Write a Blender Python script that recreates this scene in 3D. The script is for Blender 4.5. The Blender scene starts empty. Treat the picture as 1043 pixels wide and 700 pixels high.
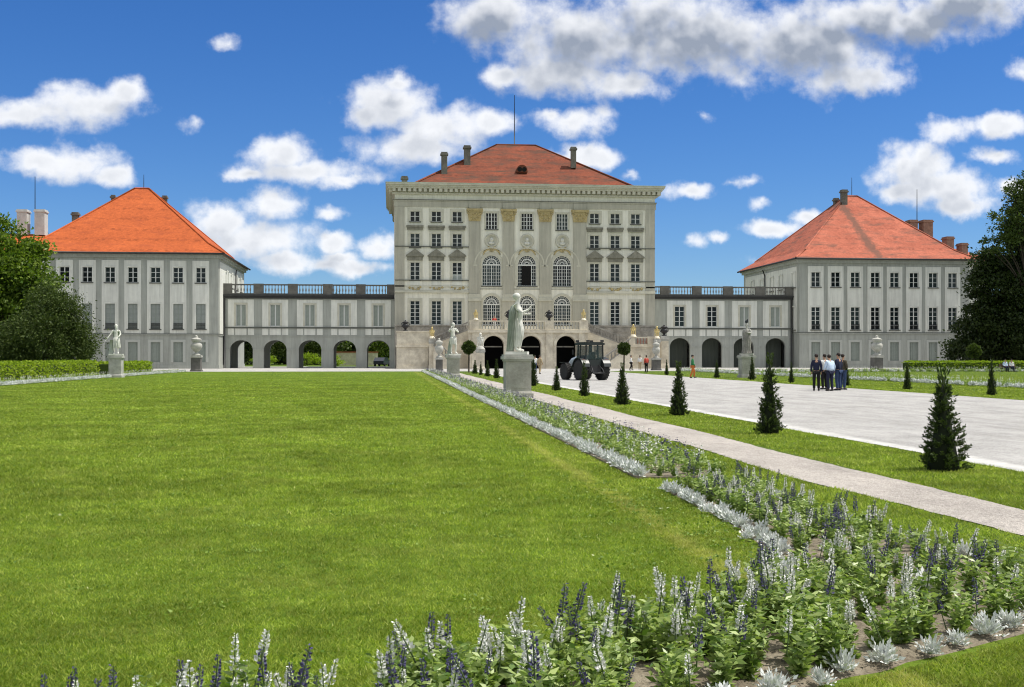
import bpy, bmesh, math, random
import numpy as np
from mathutils import Vector, Matrix
R = math.radians
rnd = random.Random(7)
NR = np.random.default_rng(11)
sc = bpy.context.scene
COL = sc.collection
# ------------------------------------------------------------------ camera model
F, CX, HY, EYE = 1170.0, 521.5, 363.0, 1.65
TH = math.atan(123.5 / F)
ST, CT = math.sin(TH), math.cos(TH)
def PX(px, Y): return Y * math.tan(TH + math.atan((px - CX) / F))
def ZC(X, Y): return X * ST + Y * CT
def PZ(py, X, Y): return EYE + (HY - py) * ZC(X, Y) / F
def PY_on(px, X): return X / math.tan(TH + math.atan((px - CX) / F))   # Y of the point at px on a plane X=const
cam_d = bpy.data.cameras.new('camera'); cam = bpy.data.objects.new('camera', cam_d); COL.objects.link(cam)
cam.location = (0, 0, EYE); cam.rotation_euler = (R(90), 0, -TH)
cam_d.sensor_width = 36; cam_d.lens = F / 1043 * 36; cam_d.shift_y = 13 / 1043
cam_d.clip_start = 0.05; cam_d.clip_end = 6000
sc.camera = cam
# ------------------------------------------------------------------ helpers
def tag(o, label=None, cat=None, group=None, kind=None):
    if label: o['label'] = label
    if cat: o['category'] = cat
    if group: o['group'] = group
    if kind: o['kind'] = kind
    return o
def empty(name, loc, label=None, cat=None, group=None, rz=0):
    o = bpy.data.objects.new(name, None); o.empty_display_size = .3
    COL.objects.link(o); o.location = loc; o.rotation_euler = (0, 0, rz)
    return tag(o, label, cat, group)
def link(name, me, parent=None, loc=(0, 0, 0), rot=(0, 0, 0), sca=(1, 1, 1)):
    o = bpy.data.objects.new(name, me); COL.objects.link(o)
    o.parent = parent; o.location = loc; o.rotation_euler = rot; o.scale = sca
    return o
def np_mesh(name, V, Fc, mat=None, smooth=False, mi=None):
    V = np.asarray(V, dtype=np.float32).reshape(-1, 3); Fc = np.asarray(Fc, dtype=np.int32)
    me = bpy.data.meshes.new(name); k = Fc.shape[1]; m = Fc.shape[0]
    me.vertices.add(len(V)); me.vertices.foreach_set('co', V.ravel())
    me.loops.add(m * k); me.loops.foreach_set('vertex_index', Fc.ravel())
    me.polygons.add(m); me.polygons.foreach_set('loop_start', np.arange(0, m * k, k, dtype=np.int32))
    for mm in (mat if isinstance(mat, (list, tuple)) else [mat]):
        if mm: me.materials.append(mm)
    if mi is not None: me.polygons.foreach_set('material_index', np.asarray(mi, dtype=np.int32))
    if smooth: me.polygons.foreach_set('use_smooth', np.ones(m, dtype=bool))
    me.update(calc_edges=True)
    return me
class MB:
    """collects shapes; build() links them as one mesh object"""
    def __init__(s, M=None): s.v = []; s.f = []; s.M = M; s.sm = []
    def add(s, vs, fs, smooth=False):
        b = len(s.v)
        for p in vs:
            s.v.append(tuple(s.M @ Vector(p)) if s.M is not None else tuple(p))
        for f in fs: s.f.append([b + i for i in f]); s.sm.append(smooth)
        return s
    def box(s, x0, x1, y0, y1, z0, z1):
        return s.add([(x0,y0,z0),(x1,y0,z0),(x1,y1,z0),(x0,y1,z0),(x0,y0,z1),(x1,y0,z1),(x1,y1,z1),(x0,y1,z1)],
              [(0,3,2,1),(4,5,6,7),(0,1,5,4),(1,2,6,5),(2,3,7,6),(3,0,4,7)])
    def quad(s, a, b, c, d): return s.add([a, b, c, d], [(0, 1, 2, 3)])
    def prism(s, poly, y0, y1):           # poly in (x,z), extruded along y
        n = len(poly)
        vs = [(x, y0, z) for x, z in poly] + [(x, y1, z) for x, z in poly]
        fs = [tuple(range(n)), tuple(range(2*n-1, n-1, -1))]
        fs += [(i, i+n, (i+1) % n + n, (i+1) % n) for i in range(n)]
        return s.add(vs, fs)
    def slab(s, poly, z0, z1):            # poly in (x,y), extruded along z
        n = len(poly)
        vs = [(x, y, z0) for x, y in poly] + [(x, y, z1) for x, y in poly]
        fs = [tuple(range(n-1, -1, -1)), tuple(range(n, 2*n))]
        fs += [(i, (i+1) % n, (i+1) % n + n, i+n) for i in range(n)]
        return s.add(vs, fs)
    def lathe(s, prof, c=(0,0,0), seg=16, sx=1, sy=1):   # prof (r,z)
        vs = []; fs = []
        for r, z in prof:
            for i in range(seg):
                a = 2*math.pi*i/seg; vs.append((c[0]+r*math.cos(a)*sx, c[1]+r*math.sin(a)*sy, c[2]+z))
        for j in range(len(prof)-1):
            for i in range(seg):
                k = (i+1) % seg
                fs.append((j*seg+i, j*seg+k, (j+1)*seg+k, (j+1)*seg+i))
        fs.append(tuple(range(seg-1, -1, -1))); t = (len(prof)-1)*seg; fs.append(tuple(t+i for i in range(seg)))
        return s.add(vs, fs, True)
    def tube(s, pts, rad, seg=8):
        pts = [Vector(p) for p in pts]
        if not isinstance(rad, (list, tuple)): rad = [rad]*len(pts)
        vs = []; fs = []
        for i, p in enumerate(pts):
            d = (pts[min(i+1, len(pts)-1)] - pts[max(i-1, 0)]).normalized()
            u = d.cross(Vector((0,0,1)) if abs(d.z) < .95 else Vector((1,0,0))).normalized(); w = u.cross(d)
            for k in range(seg):
                a = 2*math.pi*k/seg; vs.append(tuple(p + (u*math.cos(a) + w*math.sin(a))*rad[i]))
        for i in range(len(pts)-1):
            for k in range(seg):
                q = (k+1) % seg; fs.append((i*seg+k, i*seg+q, (i+1)*seg+q, (i+1)*seg+k))
        fs.append(tuple(range(seg))); t = (len(pts)-1)*seg; fs.append(tuple(t+i for i in range(seg-1, -1, -1)))
        return s.add(vs, fs, True)
    def ball(s, c, r, seg=12, sx=1, sy=1, sz=1):
        n = max(4, seg//2)
        return s.lathe([(max(1e-4, r*math.sin(math.pi*i/n)), -r*math.cos(math.pi*i/n)*sz) for i in range(n+1)], c, seg, sx, sy)
    def archband(s, cx, z, r0, r1, y0, y1, n=14, a0=0, a1=math.pi):
        P = [(cx + r1*math.cos(a0+(a1-a0)*i/n), z + r1*math.sin(a0+(a1-a0)*i/n)) for i in range(n+1)]
        Q = [(cx + r0*math.cos(a0+(a1-a0)*i/n), z + r0*math.sin(a0+(a1-a0)*i/n)) for i in range(n+1)]
        for i in range(n): s.prism([P[i], P[i+1], Q[i+1], Q[i]][::-1], y0, y1)
        return s
    def wall(s, x0, x1, z0, z1, y, ops, dep):
        """front wall skin at y facing -y with openings (xa,xb,za,zb,arch_rise) and reveals of depth dep"""
        xs = sorted({x0, x1} | {o[0] for o in ops} | {o[1] for o in ops}); zs = sorted({z0, z1} | {o[2] for o in ops} | {o[3] for o in ops})
        for i in range(len(xs)-1):
            for j in range(len(zs)-1):
                mx, mz = (xs[i]+xs[i+1])/2, (zs[j]+zs[j+1])/2
                if any(o[0] < mx < o[1] and o[2] < mz < o[3] for o in ops): continue
                s.quad((xs[i],y,zs[j]),(xs[i+1],y,zs[j]),(xs[i+1],y,zs[j+1]),(xs[i],y,zs[j+1]))
        for xa, xb, za, zb, rise in ops:
            s.quad((xa,y,za),(xa,y+dep,za),(xb,y+dep,za),(xb,y,za))
            if rise <= 0:
                s.quad((xa,y,za),(xa,y,zb),(xa,y+dep,zb),(xa,y+dep,za)); s.quad((xb,y,za),(xb,y+dep,za),(xb,y+dep,zb),(xb,y,zb))
                s.quad((xa,y,zb),(xb,y,zb),(xb,y+dep,zb),(xa,y+dep,zb))
            else:
                zs_ = zb - rise; n = 16; c = (xa+xb)/2; hw = (xb-xa)/2
                s.quad((xa,y,za),(xa,y,zs_),(xa,y+dep,zs_),(xa,y+dep,za)); s.quad((xb,y,za),(xb,y+dep,za),(xb,y+dep,zs_),(xb,y,zs_))
                A = [(c - hw*math.cos(math.pi*i/n), zs_ + rise*math.sin(math.pi*i/n)) for i in range(n+1)]
                for i in range(n):
                    (ax, az), (bx, bz) = A[i], A[i+1]
                    s.quad((ax,y,az),(bx,y,bz),(bx,y,zb),(ax,y,zb))
                    s.quad((ax,y,az),(ax,y+dep,az),(bx,y+dep,bz),(bx,y,bz))
        return s
    def mesh(s, name, mat=None, bevel=0):
        me = bpy.data.meshes.new(name); me.from_pydata(s.v, [], s.f)
        me.polygons.foreach_set('use_smooth', np.array(s.sm, dtype=bool))
        for m in (mat if isinstance(mat, (list, tuple)) else [mat]):
            if m: me.materials.append(m)
        me.update()
        return me
    def build(s, name, mat=None, parent=None, world=True, loc=None):
        """world=True: vertices are in world coordinates and the parent is an un-rotated empty or a part at the origin"""
        o = link(name, s.mesh(name, mat), parent)
        if loc is not None: o.location = loc
        elif world and parent is not None and parent.type == 'EMPTY': o.location = -parent.location
        return o
def copy_tree(o, parent=None):
    c = o.copy(); COL.objects.link(c); c.parent = parent
    for ch in list(o.children): copy_tree(ch, c)
    return c
# ------------------------------------------------------------------ materials
def nt(m): return m.node_tree.nodes, m.node_tree.links
def mat(name, col, rough=.8, var=0, vscale=1.0, col2=None, bump=0, bscale=20, metal=0, spec=.3, stretch=None, fine=0, fscale=60, streak=0):
    m = bpy.data.materials.new(name); m.use_nodes = True; N, L = nt(m); b = N['Principled BSDF']
    b.inputs['Base Color'].default_value = (*col, 1); b.inputs['Roughness'].default_value = rough
    b.inputs['Metallic'].default_value = metal; b.inputs['Specular IOR Level'].default_value = spec
    tc = N.new('ShaderNodeTexCoord'); src = tc.outputs['Object']
    if stretch:
        mp = N.new('ShaderNodeMapping'); mp.inputs['Scale'].default_value = stretch; L.new(src, mp.inputs['Vector']); src = mp.outputs['Vector']
    if var or col2:
        n = N.new('ShaderNodeTexNoise'); n.inputs['Scale'].default_value = vscale; n.inputs['Detail'].default_value = 6; n.inputs['Roughness'].default_value = .65
        L.new(src, n.inputs['Vector'])
        r = N.new('ShaderNodeValToRGB'); r.color_ramp.elements[0].position = .35; r.color_ramp.elements[1].position = .68
        c2 = col2 or tuple(c*(1-var) for c in col)
        r.color_ramp.elements[0].color = (*c2, 1); r.color_ramp.elements[1].color = (*col, 1)
        L.new(n.outputs['Fac'], r.inputs['Fac']); out = r.outputs['Color']
        if fine:
            n2 = N.new('ShaderNodeTexNoise'); n2.inputs['Scale'].default_value = fscale; n2.inputs['Detail'].default_value = 4; n2.inputs['Roughness'].default_value = .8
            L.new(src, n2.inputs['Vector'])
            mr = N.new('ShaderNodeMapRange'); mr.inputs[1].default_value = .3; mr.inputs[2].default_value = .7; mr.inputs[3].default_value = 1-fine; mr.inputs[4].default_value = 1+fine
            L.new(n2.outputs['Fac'], mr.inputs[0])
            mx = N.new('ShaderNodeVectorMath'); mx.operation = 'SCALE'; L.new(out, mx.inputs[0]); L.new(mr.outputs[0], mx.inputs['Scale']); out = mx.outputs[0]
        if streak:     # rain streaks and dirt running down the plaster
            mp2 = N.new('ShaderNodeMapping'); mp2.inputs['Scale'].default_value = (1.5, 1.5, .09); L.new(tc.outputs['Object'], mp2.inputs['Vector'])
            n4 = N.new('ShaderNodeTexNoise'); n4.inputs['Scale'].default_value = 1.6; n4.inputs['Detail'].default_value = 8; n4.inputs['Roughness'].default_value = .75; L.new(mp2.outputs[0], n4.inputs['Vector'])
            mr4 = N.new('ShaderNodeMapRange'); mr4.inputs[1].default_value = .38; mr4.inputs[2].default_value = .66; mr4.inputs[3].default_value = 1.04; mr4.inputs[4].default_value = 1-streak; L.new(n4.outputs['Fac'], mr4.inputs[0])
            v4 = N.new('ShaderNodeVectorMath'); v4.operation = 'SCALE'; L.new(out, v4.inputs[0]); L.new(mr4.outputs[0], v4.inputs['Scale']); out = v4.outputs[0]
        L.new(out, b.inputs['Base Color'])
    if bump:
        n3 = N.new('ShaderNodeTexNoise'); n3.inputs['Scale'].default_value = bscale; n3.inputs['Detail'].default_value = 5; L.new(src, n3.inputs['Vector'])
        bp = N.new('ShaderNodeBump'); bp.inputs['Strength'].default_value = bump; bp.inputs['Distance'].default_value = .05
        L.new(n3.outputs['Fac'], bp.inputs['Height']); L.new(bp.outputs['Normal'], b.inputs['Normal'])
    return m
def leafmat(name, c1, c2, trans=.35, rough=.5, gloss=.25, patch=0, fleck=None):
    """foliage: every leaf (mesh island) picks its own shade between c1 and c2; some light passes through"""
    m = bpy.data.materials.new(name); m.use_nodes = True; N, L = nt(m); b = N['Principled BSDF']
    g = N.new('ShaderNodeNewGeometry'); r = N.new('ShaderNodeValToRGB')
    r.color_ramp.elements[0].color = (*c1, 1); r.color_ramp.elements[1].color = (*c2, 1)
    L.new(g.outputs['Random Per Island'], r.inputs['Fac']); rout = r.outputs['Color']
    if fleck: x = r.color_ramp.elements.new(.985); x.color = (*c2, 1); r.color_ramp.elements[-1].color = (*fleck, 1)
    if patch:      # slow drift of shade over the ground
        def straw(f, a, b_, mx_):
            k = N.new('ShaderNodeMapRange'); k.inputs[1].default_value = a; k.inputs[2].default_value = b_; k.inputs[4].default_value = mx_*.75; L.new(f, k.inputs[0]); return k.outputs[0]
        n5 = N.new('ShaderNodeTexNoise'); n5.inputs['Scale'].default_value = .8; n5.inputs['Detail'].default_value = 7; n5.inputs['Roughness'].default_value = .75; L.new(g.outputs['Position'], n5.inputs['Vector'])
        f5 = straw(n5.outputs['Fac'], .5, .72, .75)
        spx = N.new('ShaderNodeSeparateXYZ'); L.new(g.outputs['Position'], spx.inputs[0])
        dm = N.new('ShaderNodeMath'); dm.operation = 'MULTIPLY_ADD'; L.new(n5.outputs['Fac'], dm.inputs[0]); dm.inputs[1].default_value = .5; L.new(spx.outputs['X'], dm.inputs[2])
        ab = N.new('ShaderNodeMath'); ab.operation = 'SUBTRACT'; L.new(dm.outputs[0], ab.inputs[0]); ab.inputs[1].default_value = 2.86
        ab2 = N.new('ShaderNodeMath'); ab2.operation = 'ABSOLUTE'; L.new(ab.outputs[0], ab2.inputs[0])
        f6 = straw(ab2.outputs[0], .17, .05, 1.35)
        n6 = N.new('ShaderNodeTexNoise'); n6.inputs['Scale'].default_value = .9; L.new(g.outputs['Position'], n6.inputs['Vector'])
        f7 = N.new('ShaderNodeMath'); f7.operation = 'MULTIPLY'; L.new(f6, f7.inputs[0]); L.new(straw(n6.outputs['Fac'], .40, .52, 1.3), f7.inputs[1])
        fm = N.new('ShaderNodeMath'); fm.operation = 'MAXIMUM'; L.new(f5, fm.inputs[0]); L.new(f7.outputs[0], fm.inputs[1])
        xx = N.new('ShaderNodeMix'); xx.data_type = 'RGBA'; xx.inputs[7].default_value = (.42, .42, .12, 1); L.new(fm.outputs[0], xx.inputs[0]); L.new(rout, xx.inputs[6]); rout = xx.outputs[2]
        for sc_n, am in ((.3, patch), (1.7, patch*.9), (6, patch*.7)):
            n = N.new('ShaderNodeTexNoise'); n.inputs['Scale'].default_value = sc_n; n.inputs['Detail'].default_value = 6; n.inputs['Roughness'].default_value = .7; L.new(g.outputs['Position'], n.inputs['Vector'])
            k = N.new('ShaderNodeMapRange'); k.inputs[1].default_value = .36; k.inputs[2].default_value = .64; k.inputs[3].default_value = 1-am; k.inputs[4].default_value = 1+am; L.new(n.outputs['Fac'], k.inputs[0])
            v = N.new('ShaderNodeVectorMath'); v.operation = 'SCALE'; L.new(rout, v.inputs[0]); L.new(k.outputs[0], v.inputs['Scale']); rout = v.outputs[0]
    b.inputs['Roughness'].default_value = rough; b.inputs['Specular IOR Level'].default_value = gloss
    L.new(rout, b.inputs['Base Color'])
    t = N.new('ShaderNodeBsdfTranslucent'); sc_ = N.new('ShaderNodeVectorMath'); sc_.operation = 'MULTIPLY'; sc_.inputs[1].default_value = (1.2, 1.35, .6)
    L.new(rout, sc_.inputs[0]); L.new(sc_.outputs[0], t.inputs['Color'])
    mx = N.new('ShaderNodeMixShader'); mx.inputs[0].default_value = trans
    L.new(b.outputs[0], mx.inputs[1]); L.new(t.outputs[0], mx.inputs[2]); L.new(mx.outputs[0], N['Material Output'].inputs['Surface'])
    return m
def tilemat(name, c1, c2, c3, row=.33, lo=.52, stain=None):
    m = mat(name, c1, .85, var=.2, vscale=.35, col2=c2, fine=.22, fscale=2.6, spec=.15)
    N, L = nt(m); b = N['Principled BSDF']
    base = b.inputs['Base Color'].links[0].from_socket
    tc = N.new('ShaderNodeTexCoord')
    mp = N.new('ShaderNodeMapping'); mp.inputs['Scale'].default_value = (.25, .25, 1.6); L.new(tc.outputs['Object'], mp.inputs['Vector'])
    n = N.new('ShaderNodeTexNoise'); n.inputs['Scale'].default_value = 1.2; n.inputs['Detail'].default_value = 7; n.inputs['Roughness'].default_value = .7; L.new(mp.outputs[0], n.inputs['Vector'])
    r = N.new('ShaderNodeValToRGB'); r.color_ramp.elements[0].position = lo; r.color_ramp.elements[1].position = lo+.2
    L.new(n.outputs['Fac'], r.inputs['Fac'])
    mx = N.new('ShaderNodeMix'); mx.data_type = 'RGBA'; mx.inputs[7].default_value = (*c3, 1)
    L.new(r.outputs['Color'], mx.inputs[0]); L.new(base, mx.inputs[6]); tout = mx.outputs[2]
    # courses of darker replaced tiles
    wv = N.new('ShaderNodeTexWave'); wv.bands_direction = 'Z'; wv.inputs['Scale'].default_value = .19; wv.inputs['Distortion'].default_value = 1.2; wv.inputs['Detail'].default_value = 3; wv.inputs['Detail Scale'].default_value = 3; L.new(tc.outputs['Object'], wv.inputs['Vector'])
    nn = N.new('ShaderNodeTexNoise'); nn.inputs['Scale'].default_value = 1.9; nn.inputs['Detail'].default_value = 3; L.new(tc.outputs['Object'], nn.inputs['Vector'])
    q1 = N.new('ShaderNodeMapRange'); q1.inputs[1].default_value = .86; q1.inputs[2].default_value = .97; L.new(wv.outputs['Fac'], q1.inputs[0])
    q2 = N.new('ShaderNodeMapRange'); q2.inputs[1].default_value = .46; q2.inputs[2].default_value = .62; q2.inputs[3].default_value = 0; q2.inputs[4].default_value = .55; L.new(nn.outputs['Fac'], q2.inputs[0])
    q3 = N.new('ShaderNodeMath'); q3.operation = 'MULTIPLY'; L.new(q1.outputs[0], q3.inputs[0]); L.new(q2.outputs[0], q3.inputs[1])
    m2 = N.new('ShaderNodeMix'); m2.data_type = 'RGBA'; m2.inputs[7].default_value = (*[c*.55 for c in c2], 1); L.new(q3.outputs[0], m2.inputs[0]); L.new(tout, m2.inputs[6]); tout = m2.outputs[2]
    if stain:      # soot washed down from the chimney: a band between two points of the slope
        xa, za, xb, zb, wd = stain; g_ = N.new('ShaderNodeNewGeometry'); sp = N.new('ShaderNodeSeparateXYZ'); L.new(g_.outputs['Position'], sp.inputs[0])
        def mth(op, a, b2):
            k = N.new('ShaderNodeMath'); k.operation = op
            for i, v in enumerate((a, b2)):
                if isinstance(v, (int, float)): k.inputs[i].default_value = v
                else: L.new(v, k.inputs[i])
            return k.outputs[0]
        xl = mth('ADD', mth('MULTIPLY', mth('SUBTRACT', sp.outputs['Z'], za), (xb-xa)/(zb-za)), xa)
        d_ = mth('ABSOLUTE', mth('SUBTRACT', sp.outputs['X'], mth('ADD', xl, mth('MULTIPLY', mth('SUBTRACT', nn.outputs['Fac'], .5), wd*1.5))), 0)
        q5 = N.new('ShaderNodeMapRange'); q5.interpolation_type = 'SMOOTHSTEP'; q5.inputs[1].default_value = wd*.2; q5.inputs[2].default_value = wd; q5.inputs[3].default_value = .8; q5.inputs[4].default_value = 0; L.new(d_, q5.inputs[0])
        m3 = N.new('ShaderNodeMix'); m3.data_type = 'RGBA'; m3.inputs[7].default_value = (*c3, 1); L.new(q5.outputs[0], m3.inputs[0]); L.new(tout, m3.inputs[6]); tout = m3.outputs[2]
    L.new(tout, b.inputs['Base Color'])
    w = N.new('ShaderNodeTexWave'); w.bands_direction = 'Z'; w.wave_profile = 'SAW'; w.inputs['Scale'].default_value = .314/row*.9; w.inputs['Distortion'].default_value = .3
    L.new(tc.outputs['Object'], w.inputs['Vector'])
    bp = N.new('ShaderNodeBump'); bp.inputs['Strength'].default_value = .35; bp.inputs['Distance'].default_value = .06
    L.new(w.outputs['Fac'], bp.inputs['Height']); L.new(bp.outputs['Normal'], b.inputs['Normal'])
    return m
M = {}
M['white'] = mat('white_plaster', (.76,.765,.70), .9, streak=.2, var=.11, vscale=.5, bump=.08, bscale=6, spec=.2)
M['cream'] = mat('cream_plaster', (.83,.81,.71), .9, streak=.2, var=.10, vscale=.5, bump=.08, bscale=6, spec=.2)
M['grey'] = mat('grey_plaster', (.415,.43,.39), .9, streak=.22, var=.13, vscale=.4, bump=.08, bscale=6, spec=.2)
M['greige'] = mat('beige_grey_plaster', (.475,.46,.385), .9, streak=.22, var=.13, vscale=.4, bump=.08, bscale=6, spec=.2)
M['trim'] = mat('stone_trim', (.59,.575,.48), .85, var=.2, vscale=1.2, spec=.2)
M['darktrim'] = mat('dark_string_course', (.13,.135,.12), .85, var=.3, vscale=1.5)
M['copper'] = mat('pale_copper_flashing', (.50,.56,.46), .6, var=.2, vscale=.8)
M['pinkstone'] = mat('pinkish_sandstone', (.72,.66,.53), .9, var=.32, vscale=.9, col2=(.47,.42,.335), bump=.2, bscale=5, fine=.12, fscale=3)
M['redstone'] = mat('red_marble_baluster', (.38,.19,.14), .7, var=.2, vscale=2)
M['greystone'] = mat('weathered_grey_stone', (.36,.345,.31), .9, var=.35, vscale=1.4, col2=(.2,.19,.17), bump=.25, bscale=12, fine=.15, fscale=9)
M['pedstone'] = mat('pale_grey_pedestal_stone', (.47,.455,.40), .9, var=.3, vscale=1.6, col2=(.30,.29,.25), bump=.2, bscale=12, fine=.12, fscale=8)
M['palestone'] = mat('pale_limestone', (.52,.51,.47), .85, var=.3, vscale=2.2, col2=(.33,.325,.29), bump=.2, bscale=18)
M['darkstone'] = mat('lichen_dark_stone', (.16,.155,.14), .9, var=.4, vscale=1.2, bump=.2)
M['marble'] = mat('weathered_white_marble', (.74,.73,.68), .6, var=.2, vscale=2.5, col2=(.5,.51,.45), bump=.08, bscale=25)
M['marblegreen'] = mat('algae_stained_marble', (.36,.39,.33), .7, var=.3, vscale=2.5, col2=(.24,.28,.22), bump=.08, bscale=25)
M['gold'] = mat('gilded_bronze', (.80,.63,.28), .4, var=.35, vscale=5, metal=.45)
M['goldpaint'] = mat('ochre_gilt_stucco', (.52,.42,.21), .7, var=.35, vscale=3, bump=.4, bscale=9)
M['iron'] = mat('black_cast_iron', (.025,.025,.027), .5, spec=.4, var=.3, vscale=3)
M['lead'] = mat('dark_gutter_metal', (.05,.05,.05), .6, var=.3, vscale=2)
M['rooforange'] = tilemat('new_orange_tiles', (.47,.112,.034), (.38,.088,.028), (.30,.07,.028))
M['roofpink'] = tilemat('faded_pink_tiles', (.47,.148,.092), (.35,.105,.065), (.14,.08,.06), lo=.5, stain=(PX(859.5,169.5), PZ(214,PX(859.5,169.5),169.5), PX(888,161), PZ(258,PX(888,161),161), 1.1))
M['roofbrown'] = tilemat('weathered_brown_red_tiles', (.25,.070,.037), (.16,.050,.03), (.085,.052,.038), lo=.45)
M['chim'] = mat('sooty_chimney_render', (.20,.19,.165), .95, var=.4, vscale=1.5, bump=.2)
M['chimwhite'] = mat('white_chimney_render', (.60,.60,.57), .9, var=.2, vscale=1.5)
M['brickch'] = mat('brick_chimney', (.33,.20,.15), .95, var=.4, vscale=2)
M['frame'] = mat('white_painted_wood', (.70,.71,.68), .5, var=.05)
M['shut'] = mat('grey_green_shutter', (.30,.335,.30), .7, var=.12, vscale=2)
M['curtain'] = mat('pale_blind_behind_glass', (.34,.37,.35), .35, var=.2, vscale=.8, spec=.6)
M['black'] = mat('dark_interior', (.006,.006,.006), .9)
M['doorwood'] = mat('grey_green_boards', (.11,.125,.105), .8, var=.25, vscale=.9, stretch=(6,1,.5))
def glass():
    m = mat('window_glass', (.018,.026,.028), .1, spec=.22)
    N, L = nt(m); b = N['Principled BSDF']
    oi = N.new('ShaderNodeObjectInfo'); r = N.new('ShaderNodeValToRGB')
    r.color_ramp.elements[0].color = (.008,.011,.012,1); r.color_ramp.elements[1].color = (.035,.05,.05,1)
    L.new(oi.outputs['Random'], r.inputs['Fac']); L.new(r.outputs['Color'], b.inputs['Base Color'])
    tc = N.new('ShaderNodeTexCoord'); n = N.new('ShaderNodeTexNoise'); n.inputs['Scale'].default_value = 2.0; L.new(tc.outputs['Object'], n.inputs['Vector'])
    bp = N.new('ShaderNodeBump'); bp.inputs['Strength'].default_value = .08; bp.inputs['Distance'].default_value = .05
    L.new(n.outputs['Fac'], bp.inputs['Height']); L.new(bp.outputs['Normal'], b.inputs['Normal'])
    return m
M['glass'] = glass()
M['bark'] = mat('tree_bark', (.07,.055,.04), .95, var=.4, vscale=5, bump=.6, bscale=14)
# ------------------------------------------------------------------ sky, sun, clouds
SUN_E, SUN_AZ = 64.0, 5.0       # sun stands to the right (+X) and a little in front of the facades
sun_dir = Vector((math.cos(R(SUN_E))*math.cos(R(SUN_AZ)), -math.cos(R(SUN_E))*math.sin(R(SUN_AZ)), math.sin(R(SUN_E))))
sd = bpy.data.lights.new('sun', 'SUN'); so = bpy.data.objects.new('sun', sd); COL.objects.link(so)
sd.energy = 4.7; sd.angle = R(.5); sd.color = (1, .955, .88)
so.rotation_euler = (-sun_dir).to_track_quat('-Z', 'Y').to_euler(); so.location = (60, -10, 90)
w = bpy.data.worlds.new('World'); sc.world = w; w.use_nodes = True
N, L = w.node_tree.nodes, w.node_tree.links
N.clear()
out = N.new('ShaderNodeOutputWorld'); bg = N.new('ShaderNodeBackground'); bg.inputs['Strength'].default_value = .13
L.new(bg.outputs[0], out.inputs[0])
sky = N.new('ShaderNodeTexSky'); sky.sky_type = 'NISHITA'; sky.sun_disc = False
sky.sun_elevation = R(SUN_E); sky.sun_rotation = R(90 + SUN_AZ)
sky.altitude = 500; sky.air_density = 1.0; sky.dust_density = .3; sky.ozone_density = 2.5
hs = N.new('ShaderNodeHueSaturation'); hs.inputs['Saturation'].default_value = 1.28; hs.inputs['Value'].default_value = 1.0
L.new(sky.outputs[0], hs.inputs['Color'])
# clouds: (px, py, rx, ry) read off the photograph, turned into directions on the sky
CL = [(505,18,62,40),(590,40,105,46),(700,35,150,52),(830,45,110,50),(900,20,140,34),(990,0,80,34),(570,78,75,27),(860,78,66,22),(640,85,45,18),(512,78,26,16),
 (18,116,50,19),(92,108,56,27),(128,96,26,16),(66,92,18,12),(40,165,42,16),(85,166,44,22),(112,178,26,13),(98,150,16,10),
 (398,108,55,32),(452,128,66,28),(418,152,62,22),(376,118,30,20),(405,85,22,12),(500,125,30,18),
 (288,158,44,22),(310,176,78,17),(348,182,44,10),(252,178,28,11),(300,148,16,10),
 (276,208,36,20),(226,226,36,21),(262,244,72,27),(290,266,44,14),(212,246,24,14),(205,215,18,13),
 (341,246,24,14),(386,250,26,15),(362,273,42,11),(330,268,30,10),(345,262,24,9),
 (583,124,46,16),(560,119,22,11),(612,116,18,9),(603,160,36,16),(576,166,22,12),
 (704,193,31,10),(690,196,16,7),(706,246,12,6),(786,233,36,11),(822,222,20,10),(762,186,16,6),(777,208,13,6),(768,263,19,6),(745,188,12,6),
 (920,172,34,30),(960,190,58,26),(915,196,30,14),(978,210,42,13),(948,166,30,22),(900,182,18,16),
 (966,132,38,18),(1018,128,36,15),(1012,160,34,11),(1037,72,18,12),(1030,188,26,10),
 (232,45,15,7),(198,127,11,8),(258,150,12,8),(335,216,16,6),(722,120,9,8),(640,178,9,5),(735,243,9,5),
 (-120,130,90,30),(-160,220,80,26),(1150,60,90,40),(1180,180,90,30)]
g = bpy.data.node_groups.new('cloud_field', 'ShaderNodeTree')
g.interface.new_socket('P', in_out='INPUT', socket_type='NodeSocketVector')
g.interface.new_socket('Detail', in_out='INPUT', socket_type='NodeSocketFloat')
g.interface.new_socket('D', in_out='OUTPUT', socket_type='NodeSocketFloat')
GN, GL = g.nodes, g.links
gi = GN.new('NodeGroupInput'); go = GN.new('NodeGroupOutput')
def vm(op, a, b=None):
    n = GN.new('ShaderNodeVectorMath'); n.operation = op
    for k, v in ((0, a), (1, b)):
        if v is None: continue
        if isinstance(v, tuple): n.inputs[k].default_value = v
        else: GL.new(v, n.inputs[k])
    return n
def fm(op, a, b=None, nodes=None, links=None):
    n = (nodes or GN).new('ShaderNodeMath'); n.operation = op
    for k, v in ((0, a), (1, b)):
        if v is None: continue
        if isinstance(v, (int, float)): n.inputs[k].default_value = v
        else: (links or GL).new(v, n.inputs[k])
    return n.outputs[0]
wn = GN.new('ShaderNodeTexNoise'); wn.inputs['Scale'].default_value = 34; wn.inputs['Detail'].default_value = 5; wn.inputs['Roughness'].default_value = .6
GL.new(gi.outputs[0], wn.inputs['Vector'])
wc = vm('SUBTRACT', wn.outputs['Color'], (.5, .5, .5)); ws = vm('MULTIPLY', wc.outputs[0], (.026, .018, 0))
wp = vm('ADD', gi.outputs[0], ws.outputs[0]).outputs[0]
acc = None
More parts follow.
